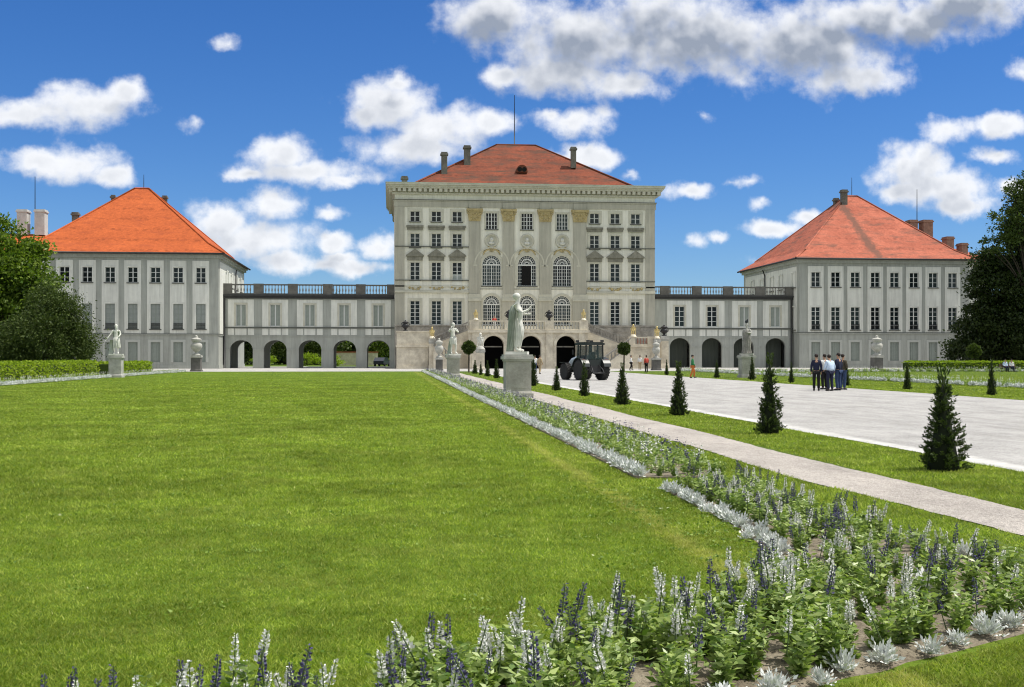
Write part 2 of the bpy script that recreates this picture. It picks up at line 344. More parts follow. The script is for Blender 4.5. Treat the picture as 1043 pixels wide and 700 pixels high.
for px, py, rx, ry in CL:
    u, v = (px-CX)/F, (HY-py)/F
    d = Vector((CT*u + ST, CT - ST*u, v)); cx_, cz_ = d.x/d.y, d.z/d.y
    k = 1.0/d.y
    a = vm('SUBTRACT', wp, (cx_, cz_, 0)); b_ = vm('MULTIPLY', a.outputs[0], (F/(rx*k), F/(ry*k), 0)); l_ = vm('LENGTH', b_.outputs[0])
    s = fm('SUBTRACT', 1.0, l_.outputs['Value'])
    if rx < 20: s = fm('MULTIPLY', s, .45)
    if acc is None: acc = s
    else:
        n = GN.new('ShaderNodeMath'); n.operation = 'SMOOTH_MAX'; GL.new(acc, n.inputs[0]); GL.new(s, n.inputs[1]); n.inputs[2].default_value = .18; acc = n.outputs[0]
fb = GN.new('ShaderNodeTexNoise'); fb.inputs['Scale'].default_value = 30; fb.inputs['Detail'].default_value = 9; fb.inputs['Roughness'].default_value = .57
GL.new(gi.outputs[0], fb.inputs['Vector']); GL.new(gi.outputs[1], fb.inputs['Detail'])
nz = fm('MULTIPLY', fm('SUBTRACT', fb.outputs['Fac'], .5), 1.75)
GL.new(fm('ADD', acc, nz), go.inputs[0])
tc = N.new('ShaderNodeTexCoord'); sx = N.new('ShaderNodeSeparateXYZ'); L.new(tc.outputs['Generated'], sx.inputs[0])
def wm(op, a, b=None): return fm(op, a, b, N, L)
yy = wm('MAXIMUM', sx.outputs['Y'], .08)
cb = N.new('ShaderNodeCombineXYZ'); L.new(wm('DIVIDE', sx.outputs['X'], yy), cb.inputs[0]); L.new(wm('DIVIDE', sx.outputs['Z'], yy), cb.inputs[1])
d1 = N.new('ShaderNodeGroup'); d1.node_tree = g; d1.inputs[1].default_value = 9; L.new(cb.outputs[0], d1.inputs[0])
off = N.new('ShaderNodeVectorMath'); off.operation = 'ADD'; off.inputs[1].default_value = (.006, .017, 0); L.new(cb.outputs[0], off.inputs[0])
d2 = N.new('ShaderNodeGroup'); d2.node_tree = g; d2.inputs[1].default_value = 2.5; L.new(off.outputs[0], d2.inputs[0])
def smooth(v, a, b, c=0, d=1):
    n = N.new('ShaderNodeMapRange'); n.interpolation_type = 'SMOOTHSTEP'
    for k, x in zip((1, 2, 3, 4), (a, b, c, d)): n.inputs[k].default_value = x
    L.new(v, n.inputs[0]); return n.outputs[0]
alpha = wm('MULTIPLY', smooth(d1.outputs[0], -.12, .7), .97)
shade = wm('ADD', smooth(d2.outputs[0], .1, .9, 0, .5), smooth(d1.outputs[0], .3, 1.05, 0, .35))
sy = N.new('ShaderNodeSeparateXYZ'); L.new(cb.outputs[0], sy.inputs[0])
base_ = wm('MULTIPLY', smooth(sy.outputs['Y'], .19, .30, 0, 1.2), smooth(d2.outputs[0], -.35, 1.25))
shade = wm('MULTIPLY', wm('ADD', shade, base_), .66)
n8 = N.new('ShaderNodeTexNoise'); n8.inputs['Scale'].default_value = 38; n8.inputs['Detail'].default_value = 7; n8.inputs['Roughness'].default_value = .6; L.new(off.outputs[0], n8.inputs['Vector'])
shade = wm('ADD', shade, wm('MULTIPLY', wm('SUBTRACT', n8.outputs['Fac'], .5), .4))
cr = N.new('ShaderNodeValToRGB'); cr.color_ramp.elements[0].color = (7.4, 7.5, 7.7, 1); cr.color_ramp.elements[1].color = (2.4, 2.75, 3.4, 1)
L.new(shade, cr.inputs['Fac'])
# overhead and behind the viewer: unseen bright cumulus added to lift the shaded facades
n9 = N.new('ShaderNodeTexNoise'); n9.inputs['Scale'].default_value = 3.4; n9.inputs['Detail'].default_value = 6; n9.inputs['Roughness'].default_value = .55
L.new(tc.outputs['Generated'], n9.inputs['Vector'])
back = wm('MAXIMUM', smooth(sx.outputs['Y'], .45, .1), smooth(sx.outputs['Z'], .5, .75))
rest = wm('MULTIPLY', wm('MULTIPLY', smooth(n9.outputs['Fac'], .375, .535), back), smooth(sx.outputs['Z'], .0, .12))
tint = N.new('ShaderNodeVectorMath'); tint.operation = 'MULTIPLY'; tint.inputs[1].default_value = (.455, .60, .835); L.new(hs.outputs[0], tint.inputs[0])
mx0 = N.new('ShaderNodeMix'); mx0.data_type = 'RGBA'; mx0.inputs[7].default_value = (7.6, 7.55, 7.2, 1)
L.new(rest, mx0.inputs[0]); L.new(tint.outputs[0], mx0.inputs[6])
mxs = N.new('ShaderNodeMix'); mxs.data_type = 'RGBA'
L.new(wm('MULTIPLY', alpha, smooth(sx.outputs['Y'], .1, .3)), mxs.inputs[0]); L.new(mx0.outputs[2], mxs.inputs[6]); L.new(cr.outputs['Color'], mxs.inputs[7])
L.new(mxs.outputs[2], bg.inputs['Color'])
w.cycles.sampling_method = 'MANUAL'; w.cycles.sample_map_resolution = 512
sc.view_settings.view_transform = 'Standard'; sc.view_settings.look = 'None'; sc.view_settings.exposure = 0.10; sc.view_settings.gamma = 1
sc.view_settings.use_curve_mapping = False
# ------------------------------------------------------------------ ground
def grassmat(name, c1, c2, c3, strip=False):
    m = bpy.data.materials.new(name); m.use_nodes = True; N, L = nt(m); b = N['Principled BSDF']
    b.inputs['Roughness'].default_value = .9; b.inputs['Specular IOR Level'].default_value = .1
    g_ = N.new('ShaderNodeNewGeometry'); P = g_.outputs['Position']
    def noise(scale, det=5, st=None, ro=.6):
        v = P
        if st:
            mp = N.new('ShaderNodeMapping'); mp.inputs['Scale'].default_value = st; L.new(P, mp.inputs[0]); v = mp.outputs[0]
        n = N.new('ShaderNodeTexNoise'); n.inputs['Scale'].default_value = scale; n.inputs['Detail'].default_value = det; n.inputs['Roughness'].default_value = ro; L.new(v, n.inputs['Vector']); return n.outputs['Fac']
    def ramp(f, a, b_, ca, cb_):
        r = N.new('ShaderNodeValToRGB'); r.color_ramp.elements[0].position = a; r.color_ramp.elements[1].position = b_
        r.color_ramp.elements[0].color = (*ca, 1); r.color_ramp.elements[1].color = (*cb_, 1); L.new(f, r.inputs[0]); return r.outputs[0]
    def mixc(f, a, b_):
        x = N.new('ShaderNodeMix'); x.data_type = 'RGBA'; L.new(f, x.inputs[0])
        for k, v in ((6, a), (7, b_)):
            if isinstance(v, tuple): x.inputs[k].default_value = (*v, 1)
            else: L.new(v, x.inputs[k])
        return x.outputs[2]
    col = ramp(noise(.22, 6, (1, .55, 1)), .32, .68, c2, c1)
    col = mixc(ramp(noise(1.3, 7, (.6, 1.2, 1), .75), .56, .75, (0,0,0), (.85,.85,.85)), col, c3)
    col = mixc(ramp(noise(.55, 7, (1, .22, 1), .8), .5, .72, (0,0,0), (.8,.8,.8)), col, tuple(c*.62 for c in c2))
    fine = noise(26, 5, None, .85)
    k = N.new('ShaderNodeMapRange'); k.inputs[1].default_value = .3; k.inputs[2].default_value = .7; k.inputs[3].default_value = .5; k.inputs[4].default_value = 1.5; L.new(fine, k.inputs[0])
    med = noise(3.2, 6, (1, 1, 1), .8)
    k2 = N.new('ShaderNodeMapRange'); k2.inputs[1].default_value = .3; k2.inputs[2].default_value = .7; k2.inputs[3].default_value = .72; k2.inputs[4].default_value = 1.28; L.new(med, k2.inputs[0])
    mm = N.new('ShaderNodeMath'); mm.operation = 'MULTIPLY'; L.new(k.outputs[0], mm.inputs[0]); L.new(k2.outputs[0], mm.inputs[1])
    if strip:   # the mowing edge beside the flower bed and straw-yellow scuffs along it
        sp = N.new('ShaderNodeSeparateXYZ'); L.new(P, sp.inputs[0])
        wob = N.new('ShaderNodeMath'); wob.operation = 'MULTIPLY_ADD'; L.new(noise(.6, 3), wob.inputs[0]); wob.inputs[1].default_value = .35; L.new(sp.outputs['X'], wob.inputs[2])
        r = N.new('ShaderNodeValToRGB'); e = r.color_ramp.elements
        mr = N.new('ShaderNodeMapRange'); mr.inputs[1].default_value = 1.0; mr.inputs[2].default_value = 4.0; L.new(wob.outputs[0], mr.inputs[0]); L.new(mr.outputs[0], r.inputs[0])
        e[0].position = .50; e[0].color = (0,0,0,1); e[1].position = .545; e[1].color = (.85,.85,.85,1)
        x = e.new(.60); x.color = (.35,.35,.35,1); x = e.new(.9); x.color = (.25,.25,.25,1)
        f2 = N.new('ShaderNodeMath'); f2.operation = 'MULTIPLY'; L.new(r.outputs[0], f2.inputs[0]); L.new(ramp(noise(1.1, 4, (.4, 1, 1)), .4, .6, (.15,.15,.15), (1,1,1)), f2.inputs[1])
        col = mixc(f2.outputs[0], col, (.25, .235, .055))
    s = N.new('ShaderNodeVectorMath'); s.operation = 'SCALE'; L.new(col, s.inputs[0]); L.new(mm.outputs[0], s.inputs['Scale']); L.new(s.outputs[0], b.inputs['Base Color'])
    bp = N.new('ShaderNodeBump'); bp.inputs['Strength'].default_value = .6; bp.inputs['Distance'].default_value = .04; L.new(fine, bp.inputs['Height']); L.new(bp.outputs[0], b.inputs['Normal'])
    return m
def gravelmat(name, c1, c2, vs=70, edge=None):
    m = bpy.data.materials.new(name); m.use_nodes = True; N, L = nt(m); b = N['Principled BSDF']
    b.inputs['Roughness'].default_value = .95; b.inputs['Specular IOR Level'].default_value = .15
    g_ = N.new('ShaderNodeNewGeometry'); P = g_.outputs['Position']
    v = N.new('ShaderNodeTexVoronoi'); v.inputs['Scale'].default_value = vs; L.new(P, v.inputs['Vector'])
    sp = N.new('ShaderNodeSeparateColor'); L.new(v.outputs['Color'], sp.inputs[0])
    r = N.new('ShaderNodeValToRGB'); r.color_ramp.elements[0].color = (*[c*.62 for c in c1], 1); r.color_ramp.elements[1].color = (*[min(.85, c*1.3) for c in c1], 1); L.new(sp.outputs[0], r.inputs[0])
    mp = N.new('ShaderNodeMapping'); mp.inputs['Scale'].default_value = (1.0, .5, 1); mp.inputs['Rotation'].default_value = (0, 0, R(12)); L.new(P, mp.inputs[0])
    n = N.new('ShaderNodeTexNoise'); n.inputs['Scale'].default_value = .9; n.inputs['Detail'].default_value = 9; n.inputs['Roughness'].default_value = .72; L.new(mp.outputs[0], n.inputs['Vector'])
    k = N.new('ShaderNodeMapRange'); k.inputs[1].default_value = .36; k.inputs[2].default_value = .64; k.inputs[3].default_value = .8; k.inputs[4].default_value = 1.14; L.new(n.outputs['Fac'], k.inputs[0])
    n2 = N.new('ShaderNodeTexNoise'); n2.inputs['Scale'].default_value = 7; n2.inputs['Detail'].default_value = 7; n2.inputs['Roughness'].default_value = .8; L.new(P, n2.inputs['Vector'])
    k2 = N.new('ShaderNodeMapRange'); k2.inputs[1].default_value = .3; k2.inputs[2].default_value = .7; k2.inputs[3].default_value = .78; k2.inputs[4].default_value = 1.2; L.new(n2.outputs['Fac'], k2.inputs[0])
    mm = N.new('ShaderNodeMath'); mm.operation = 'MULTIPLY'; L.new(k.outputs[0], mm.inputs[0]); L.new(k2.outputs[0], mm.inputs[1])
    x = N.new('ShaderNodeMix'); x.data_type = 'RGBA'; x.inputs[7].default_value = (*c2, 1); L.new(r.outputs[0], x.inputs[6])
    rr = N.new('ShaderNodeValToRGB'); rr.color_ramp.elements[0].position = .5; rr.color_ramp.elements[1].position = .75; L.new(n2.outputs['Fac'], rr.inputs[0]); L.new(rr.outputs[0], x.inputs[0])
    xo = x.outputs[2]
    if edge:       # fresh lighter gravel along the kerbless edge, and two faint wheel tracks
        sp2 = N.new('ShaderNodeSeparateXYZ'); L.new(P, sp2.inputs[0])
        wv = N.new('ShaderNodeMath'); wv.operation = 'MULTIPLY_ADD'; L.new(n.outputs['Fac'], wv.inputs[0]); wv.inputs[1].default_value = -.5; L.new(sp2.outputs['X'], wv.inputs[2])
        q = N.new('ShaderNodeMapRange'); q.inputs[1].default_value = edge+.1; q.inputs[2].default_value = edge+.3; q.inputs[3].default_value = .8; q.inputs[4].default_value = 0; L.new(wv.outputs[0], q.inputs[0])
        e2 = N.new('ShaderNodeMix'); e2.data_type = 'RGBA'; e2.inputs[7].default_value = (.58, .57, .54, 1); L.new(q.outputs[0], e2.inputs[0]); L.new(xo, e2.inputs[6]); xo = e2.outputs[2]
        for tx in (12.1, 13.75, 15.2, 16.8):
            dd = N.new('ShaderNodeMath'); dd.operation = 'SUBTRACT'; L.new(wv.outputs[0], dd.inputs[0]); dd.inputs[1].default_value = tx
            da = N.new('ShaderNodeMath'); da.operation = 'ABSOLUTE'; L.new(dd.outputs[0], da.inputs[0])
            q = N.new('ShaderNodeMapRange'); q.interpolation_type = 'SMOOTHSTEP'; q.inputs[1].default_value = .08; q.inputs[2].default_value = .3; q.inputs[3].default_value = .32; q.inputs[4].default_value = 0; L.new(da.outputs[0], q.inputs[0])
            e2 = N.new('ShaderNodeMix'); e2.data_type = 'RGBA'; e2.inputs[7].default_value = (.30, .29, .27, 1); L.new(q.outputs[0], e2.inputs[0]); L.new(xo, e2.inputs[6]); xo = e2.outputs[2]
    s = N.new('ShaderNodeVectorMath'); s.operation = 'SCALE'; L.new(xo, s.inputs[0]); L.new(mm.outputs[0], s.inputs['Scale']); L.new(s.outputs[0], b.inputs['Base Color'])
    bp = N.new('ShaderNodeBump'); bp.inputs['Strength'].default_value = .7; bp.inputs['Distance'].default_value = .012; L.new(v.outputs['Distance'], bp.inputs['Height'])
    bp2 = N.new('ShaderNodeBump'); bp2.inputs['Strength'].default_value = .35; bp2.inputs['Distance'].default_value = .05; L.new(n2.outputs['Fac'], bp2.inputs['Height']); L.new(bp.outputs[0], bp2.inputs['Normal'])
    L.new(bp2.outputs[0], b.inputs['Normal'])
    return m
G1, G2, G3 = (.112, .178, .016), (.085, .145, .012), (.155, .205, .030)
M['lawn'] = grassmat('mown_lawn', G1, G2, G3, True)
M['grass'] = grassmat('rough_grass', (.095,.145,.022), (.075,.12,.018), (.13,.165,.033))
M['gravel'] = gravelmat('pale_grey_gravel', (.425,.415,.395), (.35,.335,.31))
M['gravelavenue'] = gravelmat('pale_grey_avenue_gravel', (.405,.395,.375), (.34,.33,.31), 70, 8.95)
M['gravelpath'] = gravelmat('pale_beige_gravel', (.42,.385,.345), (.34,.305,.27))
M['soil'] = mat('crumbly_brown_soil', (.27,.235,.175), .95, var=.4, vscale=7, col2=(.14,.115,.08), bump=.9, bscale=22, fine=.3, fscale=40)
def struct(name, b, m): return tag(b.build(name, m), kind='structure')
struct('ground', MB().quad((-3000,-3000,0),(3000,-3000,0),(3000,3000,0),(-3000,3000,0)), M['grass'])
def strip(x0, x1, y0, y1, z, wob=.03, bend=False):
    """a long sheet along Y whose edges wander a little, stepped finely near the camera"""
    ys = []; y = y0
    while y < y1: ys.append(y); y += max(.18, abs(y)*.012)
    ys.append(y1)
    b = MB(); pv = None
    for y in ys:
        e_ = .28*min(1, max(0, (15-y)/5)) if bend else 0
        q = ((x0 + e_ + rnd.uniform(-wob, wob) + .04*math.sin(y*.7), y, z), (x1 + rnd.uniform(-wob, wob) + .05*math.sin(y*.53+1), y, z))
        if pv: b.quad(pv[0], pv[1], q[1], q[0])
        pv = q
    return b
BX0, BX1 = 3.28, 4.5
# flower bed outline: inner edge (lawn side) and outer edge, from the straight part round the corner to the left
BIN = [(3.28,13.9),(3.27,11),(2.98,8.7),(2.35,7.35),(1.25,6.3),(0,5.5),(-1.5,4.6),(-3.2,3.6)]
BOUT = [(4.46,13.9),(4.44,10.6),(4.62,9.2),(4.95,8.1),(4.85,7.2),(3.95,6.48),(2.35,5.6),(.9,4.75),(-2.0,2.7)]
def resample(P, n):
    P = np.array(P, float); d = np.r_[0, np.cumsum(np.hypot(*np.diff(P, axis=0).T))]; t = np.linspace(0, d[-1], n)
    return np.c_[np.interp(t, d, P[:,0]), np.interp(t, d, P[:,1])]
NB = 60
def smooth_poly(P):
    Q = resample(P, NB)
    for _ in range(3):
        Q[1:-1] = .25*Q[:-2] + .5*Q[1:-1] + .25*Q[2:]
    return Q
bin_, bout_ = smooth_poly(BIN), smooth_poly(BOUT)
def bedpt(t, v):
    i = min(max(t, 0), .9999)*(NB-1); k = int(i); f = i-k
    a = bin_[k]*(1-f) + bin_[k+1]*f; b = bout_[k]*(1-f) + bout_[k+1]*f
    return a*(1-v) + b*v
def inpoly(x, y, P):
    ins = np.zeros(len(x), bool); n = len(P); j = n-1
    for i in range(n):
        xi, yi = P[i]; xj, yj = P[j]
        c = ((yi > y) != (yj > y)) & (x < (xj-xi)*(y-yi)/(yj-yi+1e-12)+xi); ins ^= c; j = i
    return ins
BEDPOLY = np.r_[bin_, bout_[::-1]]
lawn = MB().quad((-21.3,-30,.004),(4.0,-30,.004),(4.0,123,.004),(-21.3,123,.004)); struct('lawn', lawn, M['lawn'])
struct('forecourt', MB().quad((-140,125.5,.006),(160,125.5,.006),(160,186,.006),(-140,186,.006)), M['gravel'])
struct('gravel_avenue', strip(8.95, 23.5, -30, 125.4, .009), M['gravelavenue'])
struct('gravel_path', strip(5.45, 6.68, -30, 125.4, .009, .025, True), M['gravelpath'])
struct('garden_path', strip(-23.8, -22.6, 20, 125.4, .009), M['gravelpath'])
# soil of the near bed: a bumpy low mound
sv = []; sf = []; NV = 16
for i in range(NB):
    for j in range(NV+1):
        p = bin_[i]*(1-j/NV) + bout_[i]*(j/NV); e = min(j, NV-j, 3)/3
        sv.append((p[0]+rnd.uniform(-.015,.015), p[1]+rnd.uniform(-.015,.015), -.01 + .045*e + rnd.uniform(-.012, .014)*e))
for i in range(NB-1):
    for j in range(NV):
        a = i*(NV+1)+j; sf.append((a, a+NV+1, a+NV+2, a+1))
o = link('flower_bed_soil', np_mesh('flower_bed_soil', sv, sf, M['soil'], True)); tag(o, kind='structure')
b = MB(); n0 = 0
for y0, y1 in ((15.15, 124),):
    b.slab([(BX0, y0), (BX1, y0), (BX1, y1), (BX0, y1)], -.05, .03)
struct('long_flower_bed_soil', b, M['soil'])
# ------------------------------------------------------------------ grass blades over the near lawns (uncountable: one object)
def grass_blades(n, y0, y1, ok, hgt, m, name):
    Y = y0*np.exp(NR.random(n)*math.log(y1/y0)); X = Y*(-.45 + NR.random(n)*1.25)
    k = ok(X, Y) & (NR.random(n) < np.clip((135-Y)/80, 0, 1)); X, Y = X[k], Y[k]; n = len(X)
    s = np.clip(Y/9.0, 1, 7); wd = .0042*s*(.7+.6*NR.random(n)); h = hgt*(.55+.8*NR.random(n))*np.minimum(s, 1.6)
    a = NR.random(n)*2*math.pi; ln = (.2+NR.random(n)*1.3)*h; la = NR.random(n)*2*math.pi
    dx, dy = np.cos(a)*wd, np.sin(a)*wd; z0 = np.full(n, .002)
    V = np.stack([np.c_[X-dx, Y-dy, z0], np.c_[X+dx, Y+dy, z0], np.c_[X+np.cos(la)*ln, Y+np.sin(la)*ln, h]], 1).reshape(-1, 3)
    Fc = np.arange(3*n).reshape(n, 3)
    return link(name, np_mesh(name, V, Fc, m))
M['blade'] = leafmat('grass_blade', (.106,.184,.013), (.375,.425,.080), .42, .6, .12, .26, (.62,.60,.28))
def ok_lawn(X, Y):
    inb = inpoly(X, Y, BEDPOLY)
    left = X < np.where(Y > 13.9, 3.3, 99)
    seg = ((X > 3.2) & (X < 5.4) & (Y > 13.9) & (Y < 15.1))
    far = (Y > 15.1) & (X > 4.5) & (X < 5.42)
    near = (Y <= 13.9) & (X < 5.47 + .27*np.clip((15-Y)/5, 0, 1))
    return (~inb) & (((X < 3.26) & (X > -21.2) & (Y > 13.9)) | seg | far | near | ((X > 23.6) & (X < 95) & (Y < 119)) | ((X > 6.72) & (X < 8.92)))
tag(grass_blades(1450000, 3.6, 121, ok_lawn, .023, M['blade'], 'lawn_grass'), 'short green lawn grass around the flower bed and path', 'grass', kind='stuff')
sc.cycles.filter_width = 1.1
def soil_clods():
    V = []; Fc = []; n = 0
    for k in range(5200):
        p = bedpt_(rnd.random(), rnd.random()); r = rnd.uniform(.004, .016) * (1.6 if rnd.random() < .06 else 1); a = rnd.uniform(0, 6.28)
        pts = [(math.cos(a+i*2.094)*r, math.sin(a+i*2.094)*r, rnd.uniform(0, r*.4)) for i in range(3)] + [(rnd.uniform(-.3, .3)*r, rnd.uniform(-.3, .3)*r, r*rnd.uniform(.7, 1.2))]
        z = .032
        V += [(p[0]+x, p[1]+y, z+q-.004) for x, y, q in pts]; Fc += [(n, n+1, n+3), (n+1, n+2, n+3), (n+2, n, n+3)]; n += 4
    return link('soil_crumbs', np_mesh('soil_crumbs', V, Fc, M['soil']))
bedpt_ = lambda t, v: bedpt(t, .04+.92*v)
tag(soil_clods(), 'loose crumbs of brown soil on the foreground flower bed', 'soil', kind='stuff')
# ------------------------------------------------------------------ windows
M['sillstone'] = mat('shade_darkened_sill_stone', (.13,.13,.115), .9, var=.3, vscale=2)  # darkened to stand for the shadow strip at the window bottoms
M['hood'] = mat('grimy_shaded_hood_stone', (.30,.29,.235), .9, var=.4, vscale=1.5, streak=.25)  # dark tone mixes grime with painted shade under the hoods
M['palegrey'] = mat('pale_grey_plaster', (.47,.485,.445), .9, var=.1, vscale=.6)
_wc = {}
def window_meshes(w, h, cols, rows, arch, pane, frame):
    key = (round(w,2), round(h,2), cols, rows, arch, pane, frame)
    if key in _wc: return _wc[key]
    f = MB(); p = MB(); t = .06; hw = w/2
    if not arch:
        f.box(-hw, -hw+t, 0, .09, 0, h); f.box(hw-t, hw, 0, .09, 0, h); f.box(-hw+t, hw-t, 0, .09, 0, t); f.box(-hw+t, hw-t, 0, .09, h-t, h)
        for i in range(1, cols):
            x = -hw + w*i/cols; m = .06 if (cols == 2 or i*2 == cols) else .04; f.box(x-m, x+m, .008, .085, t, h-t)
        for j in range(1, rows):
            z = h*j/rows; m = .028 if rows > 2 else .035; f.box(-hw+t, hw-t, .02, .075, z-m, z+m)
        p.quad((-hw, .06, 0), (hw, .06, 0), (hw, .06, h), (-hw, .06, h))
    else:
        hs = h-hw                      # springing
        f.box(-hw, -hw+t, 0, .09, 0, hs); f.box(hw-t, hw, 0, .09, 0, hs); f.box(-hw+t, hw-t, 0, .09, 0, t)
        f.box(-hw+t, hw-t, -.02, .1, hs-.1, hs+.08)
        for i in range(1, 4):
            x = -hw + w*i/4; f.box(x-.045, x+.045, .005, .085, t, hs-.1)
        for i in range(4):
            x = -hw + w*(i+.5)/4; f.box(x-.018, x+.018, .02, .075, t, hs-.1)
        for j in range(1, rows):
            z = (hs-.1)*j/rows; f.box(-hw+t, hw-t, .022, .073, z-.02, z+.02)
        f.archband(0, hs+.08, hw-.1, hw, 0, .09, 20)
        f.archband(0, hs+.08, hw*.52, hw*.52+.12, .0, .09, 16); f.archband(0, hs+.08, hw*.2, hw*.2+.07, .01, .08, 10)
        f.archband(0, hs+.08, hw*.78, hw*.78+.035, .02, .075, 16)
        for k in range(1, 10):
            a = math.pi*k/10; c, s = math.cos(a), math.sin(a); r0, r1 = hw*.22, hw-.1; q = .022
            f.prism([(r0*c - q*s, hs+.08+r0*s + q*c), (r0*c + q*s, hs+.08+r0*s - q*c), (r1*c + q*s, hs+.08+r1*s - q*c), (r1*c - q*s, hs+.08+r1*s + q*c)], .02, .07)
        P = [(-hw, 0), (hw, 0)] + [(hw*math.cos(math.pi*i/18), hs+.08 + hw*math.sin(math.pi*i/18)) for i in range(19)]
        p.add([(x, .06, z) for x, z in P], [tuple(range(len(P)))])
    r = (f.mesh('window', M[frame]), p.mesh('pane', M[pane])); _wc[key] = r
    return r
def put_window(root, X, Y, Z, w, h, cols=2, rows=3, arch=False, pane='glass', frame='frame', surround=None, sill=True, rot=0, sw=.3, half=None, grille=False):
    fm_, pm = window_meshes(w, h, cols, rows, arch, pane, frame)
    rec = .16
    d = Vector((-math.sin(rot)*rec, math.cos(rot)*rec, 0))     # into the wall
    Ms = 'darktrim'; o = link('window', fm_, root, Vector((X, Y, Z)) + d - root.location, (0, 0, rot))
    link('pane', pm, o)
    if half:                                                   # a blind behind the lower glass
        b = MB().box(-w/2+.03, w/2-.03, .045, .057, .04, h*half); link('blind', b.mesh('blind', M['curtain']), o)
    if grille:
        b = MB()
        for zz in (.08, .5, .72): b.box(-w/2, w/2, -.12, -.085, zz, zz+.05)
        n = int(w/.12)
        for i in range(n+1): b.box(-w/2 + w*i/n - .016, -w/2 + w*i/n + .016, -.115, -.09, .13, .72)
        link('grille', b.mesh('grille', M['iron']), o)
    if sill:
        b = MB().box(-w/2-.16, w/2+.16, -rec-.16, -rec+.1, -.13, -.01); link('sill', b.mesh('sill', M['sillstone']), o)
    if surround:
        b = MB(); y0, y1 = -rec-.05, -rec+.03
        if arch:
            hs = h - w/2
            b.box(-w/2-sw, -w/2-.002, y0, y1, 0, hs+.08); b.box(w/2+.002, w/2+sw, y0, y1, 0, hs+.08); b.archband(0, hs+.08, w/2+.002, w/2+sw, y0, y1, 20)
        else:
            b.box(-w/2-sw, -w/2-.002, y0, y1, -.01, h+.002); b.box(w/2+.002, w/2+sw, y0, y1, -.01, h+.002); b.box(-w/2-sw, w/2+sw, y0, y1, h+.002, h+sw)
        link('surround', b.mesh('surround', M[surround]), o)
    return o
def balustrade(x0, x1, y, z, h, pier_xs, mat_, base='greystone', root=None, step=.36, name='balustrade', pw=.9):
    r = MB(); r.box(x0, x1, y-.2, y+.2, z, z+.16); r.box(x0, x1, y-.2, y+.2, z+h-.18, z+h)
    for p in pier_xs: r.box(p-pw/2, p+pw/2, y-.24, y+.24, z+.005, z+h+.05)
    o = r.build(name, M[base], root)
    x = x0 + step/2; runs = [[]]
    prof = [(.07, .16), (.05, .22), (.055, .3), (.105, .5), (.09, .62), (.045, .8), (.05, h-.24), (.08, h-.18)]
    prof = [(a, zz/1.2*h if 0 < i < 6 else zz) for i, (a, zz) in enumerate(prof)]
    while x < x1:
        if not any(abs(x-p) < pw/2+.1 for p in pier_xs): runs[-1].append(x)
        elif runs[-1]: runs.append([])
        x += step
    for rn in runs:
        q = MB()
        for x in rn: q.lathe(prof, (x, y, z), 6)
        if rn: link('balusters', q.mesh('balusters', M[mat_]), o, (0, 0, 0))
    return o
def chimney(root, roof, X, Y, zb, zt, w, d=None, m='chim', cap=True):
    d = d or w; b = MB(); b.box(X-w/2, X+w/2, Y-d/2, Y+d/2, zb, zt-.45)
    b.box(X-w/2-.14, X+w/2+.14, Y-d/2-.14, Y+d/2+.14, zt-.45, zt-.22); b.box(X-w/2-.03, X+w/2+.03, Y-d/2-.03, Y+d/2+.03, zt-.22, zt)
    return link('chimney', b.mesh('chimney', M[m]), roof)
def hip_roof(x0, x1, y0, y1, z0, rx0, rx1, ry, zr, kick=1.6, kz=.55, th=.16):
    b = MB(); A = [(x0,y0,z0),(x1,y0,z0),(x1,y1,z0),(x0,y1,z0)]
    K = [(x0+kick,y0+kick,z0+kz*kick),(x1-kick,y0+kick,z0+kz*kick),(x1-kick,y1-kick,z0+kz*kick),(x0+kick,y1-kick,z0+kz*kick)]
    U = [(x,y,z-th) for x,y,z in A]; Rg = [(rx0,ry,zr),(rx1,ry,zr)]
    b.add(U+A+K+Rg, [(0,1,5,4),(1,2,6,5),(2,3,7,6),(3,0,4,7),(4,5,9,8),(5,6,10,9),(6,7,11,10),(7,4,8,11),
                     (8,9,13,12),(9,10,13),(10,11,12,13),(11,8,12),(3,2,1,0)])
    return b
def ridge_tiles(pts):
    b = MB()
    for p, q in pts: b.tube([p, q], .14, 6)
    return b
# ------------------------------------------------------------------ central pavilion
YC = 159.0
cx0, cx1 = PX(402, YC), PX(667, YC); cxm = (cx0+cx1)/2; CD = 25.0
def Zc(py, px=535, Y=YC): return PZ(py, PX(px, Y), Y)
zc_top = Zc(190.5, 535); palace = empty('palace_pavilion', (cxm, YC, 0), 'tall cream central palace block with brown red roof behind the double staircase', 'palace')
left_px = [422.7, 444.5, 465.7]; right_px = [605.6, 626.6, 647.4]
side_x = [PX(p, YC) for p in left_px] + [PX(p, YC) for p in right_px]
mid_x = [PX(p, YC) for p in (500.7, 536.8, 572.6)]
ppm = lambda px, Y: ZC(PX(px, Y), Y)/F        # metres per photo pixel at px, Y
mC = ppm(535, YC)
def zrow(t, b, c=535): return Zc(b, c), Zc(t, c)
rows_side = [(216.5, 227), (239, 253), (268, 286), (307, 331)]
ops = []; side_w = 9.6*mC
for t, b in rows_side:
    z0, z1 = zrow(t, b)
    for x in side_x: ops.append((x-side_w/2, x+side_w/2, z0, z1, 0))
mz0, mz1 = zrow(217.3, 234)
for x in mid_x: ops.append((x-.8, x+.8, mz0, mz1, 0))
ua0, ua1 = zrow(260.5, 291.5); aw = 19*mC
la0, la1 = zrow(301.5, 331); lw_ = 17.5*mC
for x in mid_x:
    ops.append((x-aw/2, x+aw/2, ua0, ua1+.08, aw/2)); ops.append((x-lw_/2, x+lw_/2, la0, la1+.08, lw_/2))
b = MB().wall(cx0, cx1, 0, Zc(189), YC, ops, .3)
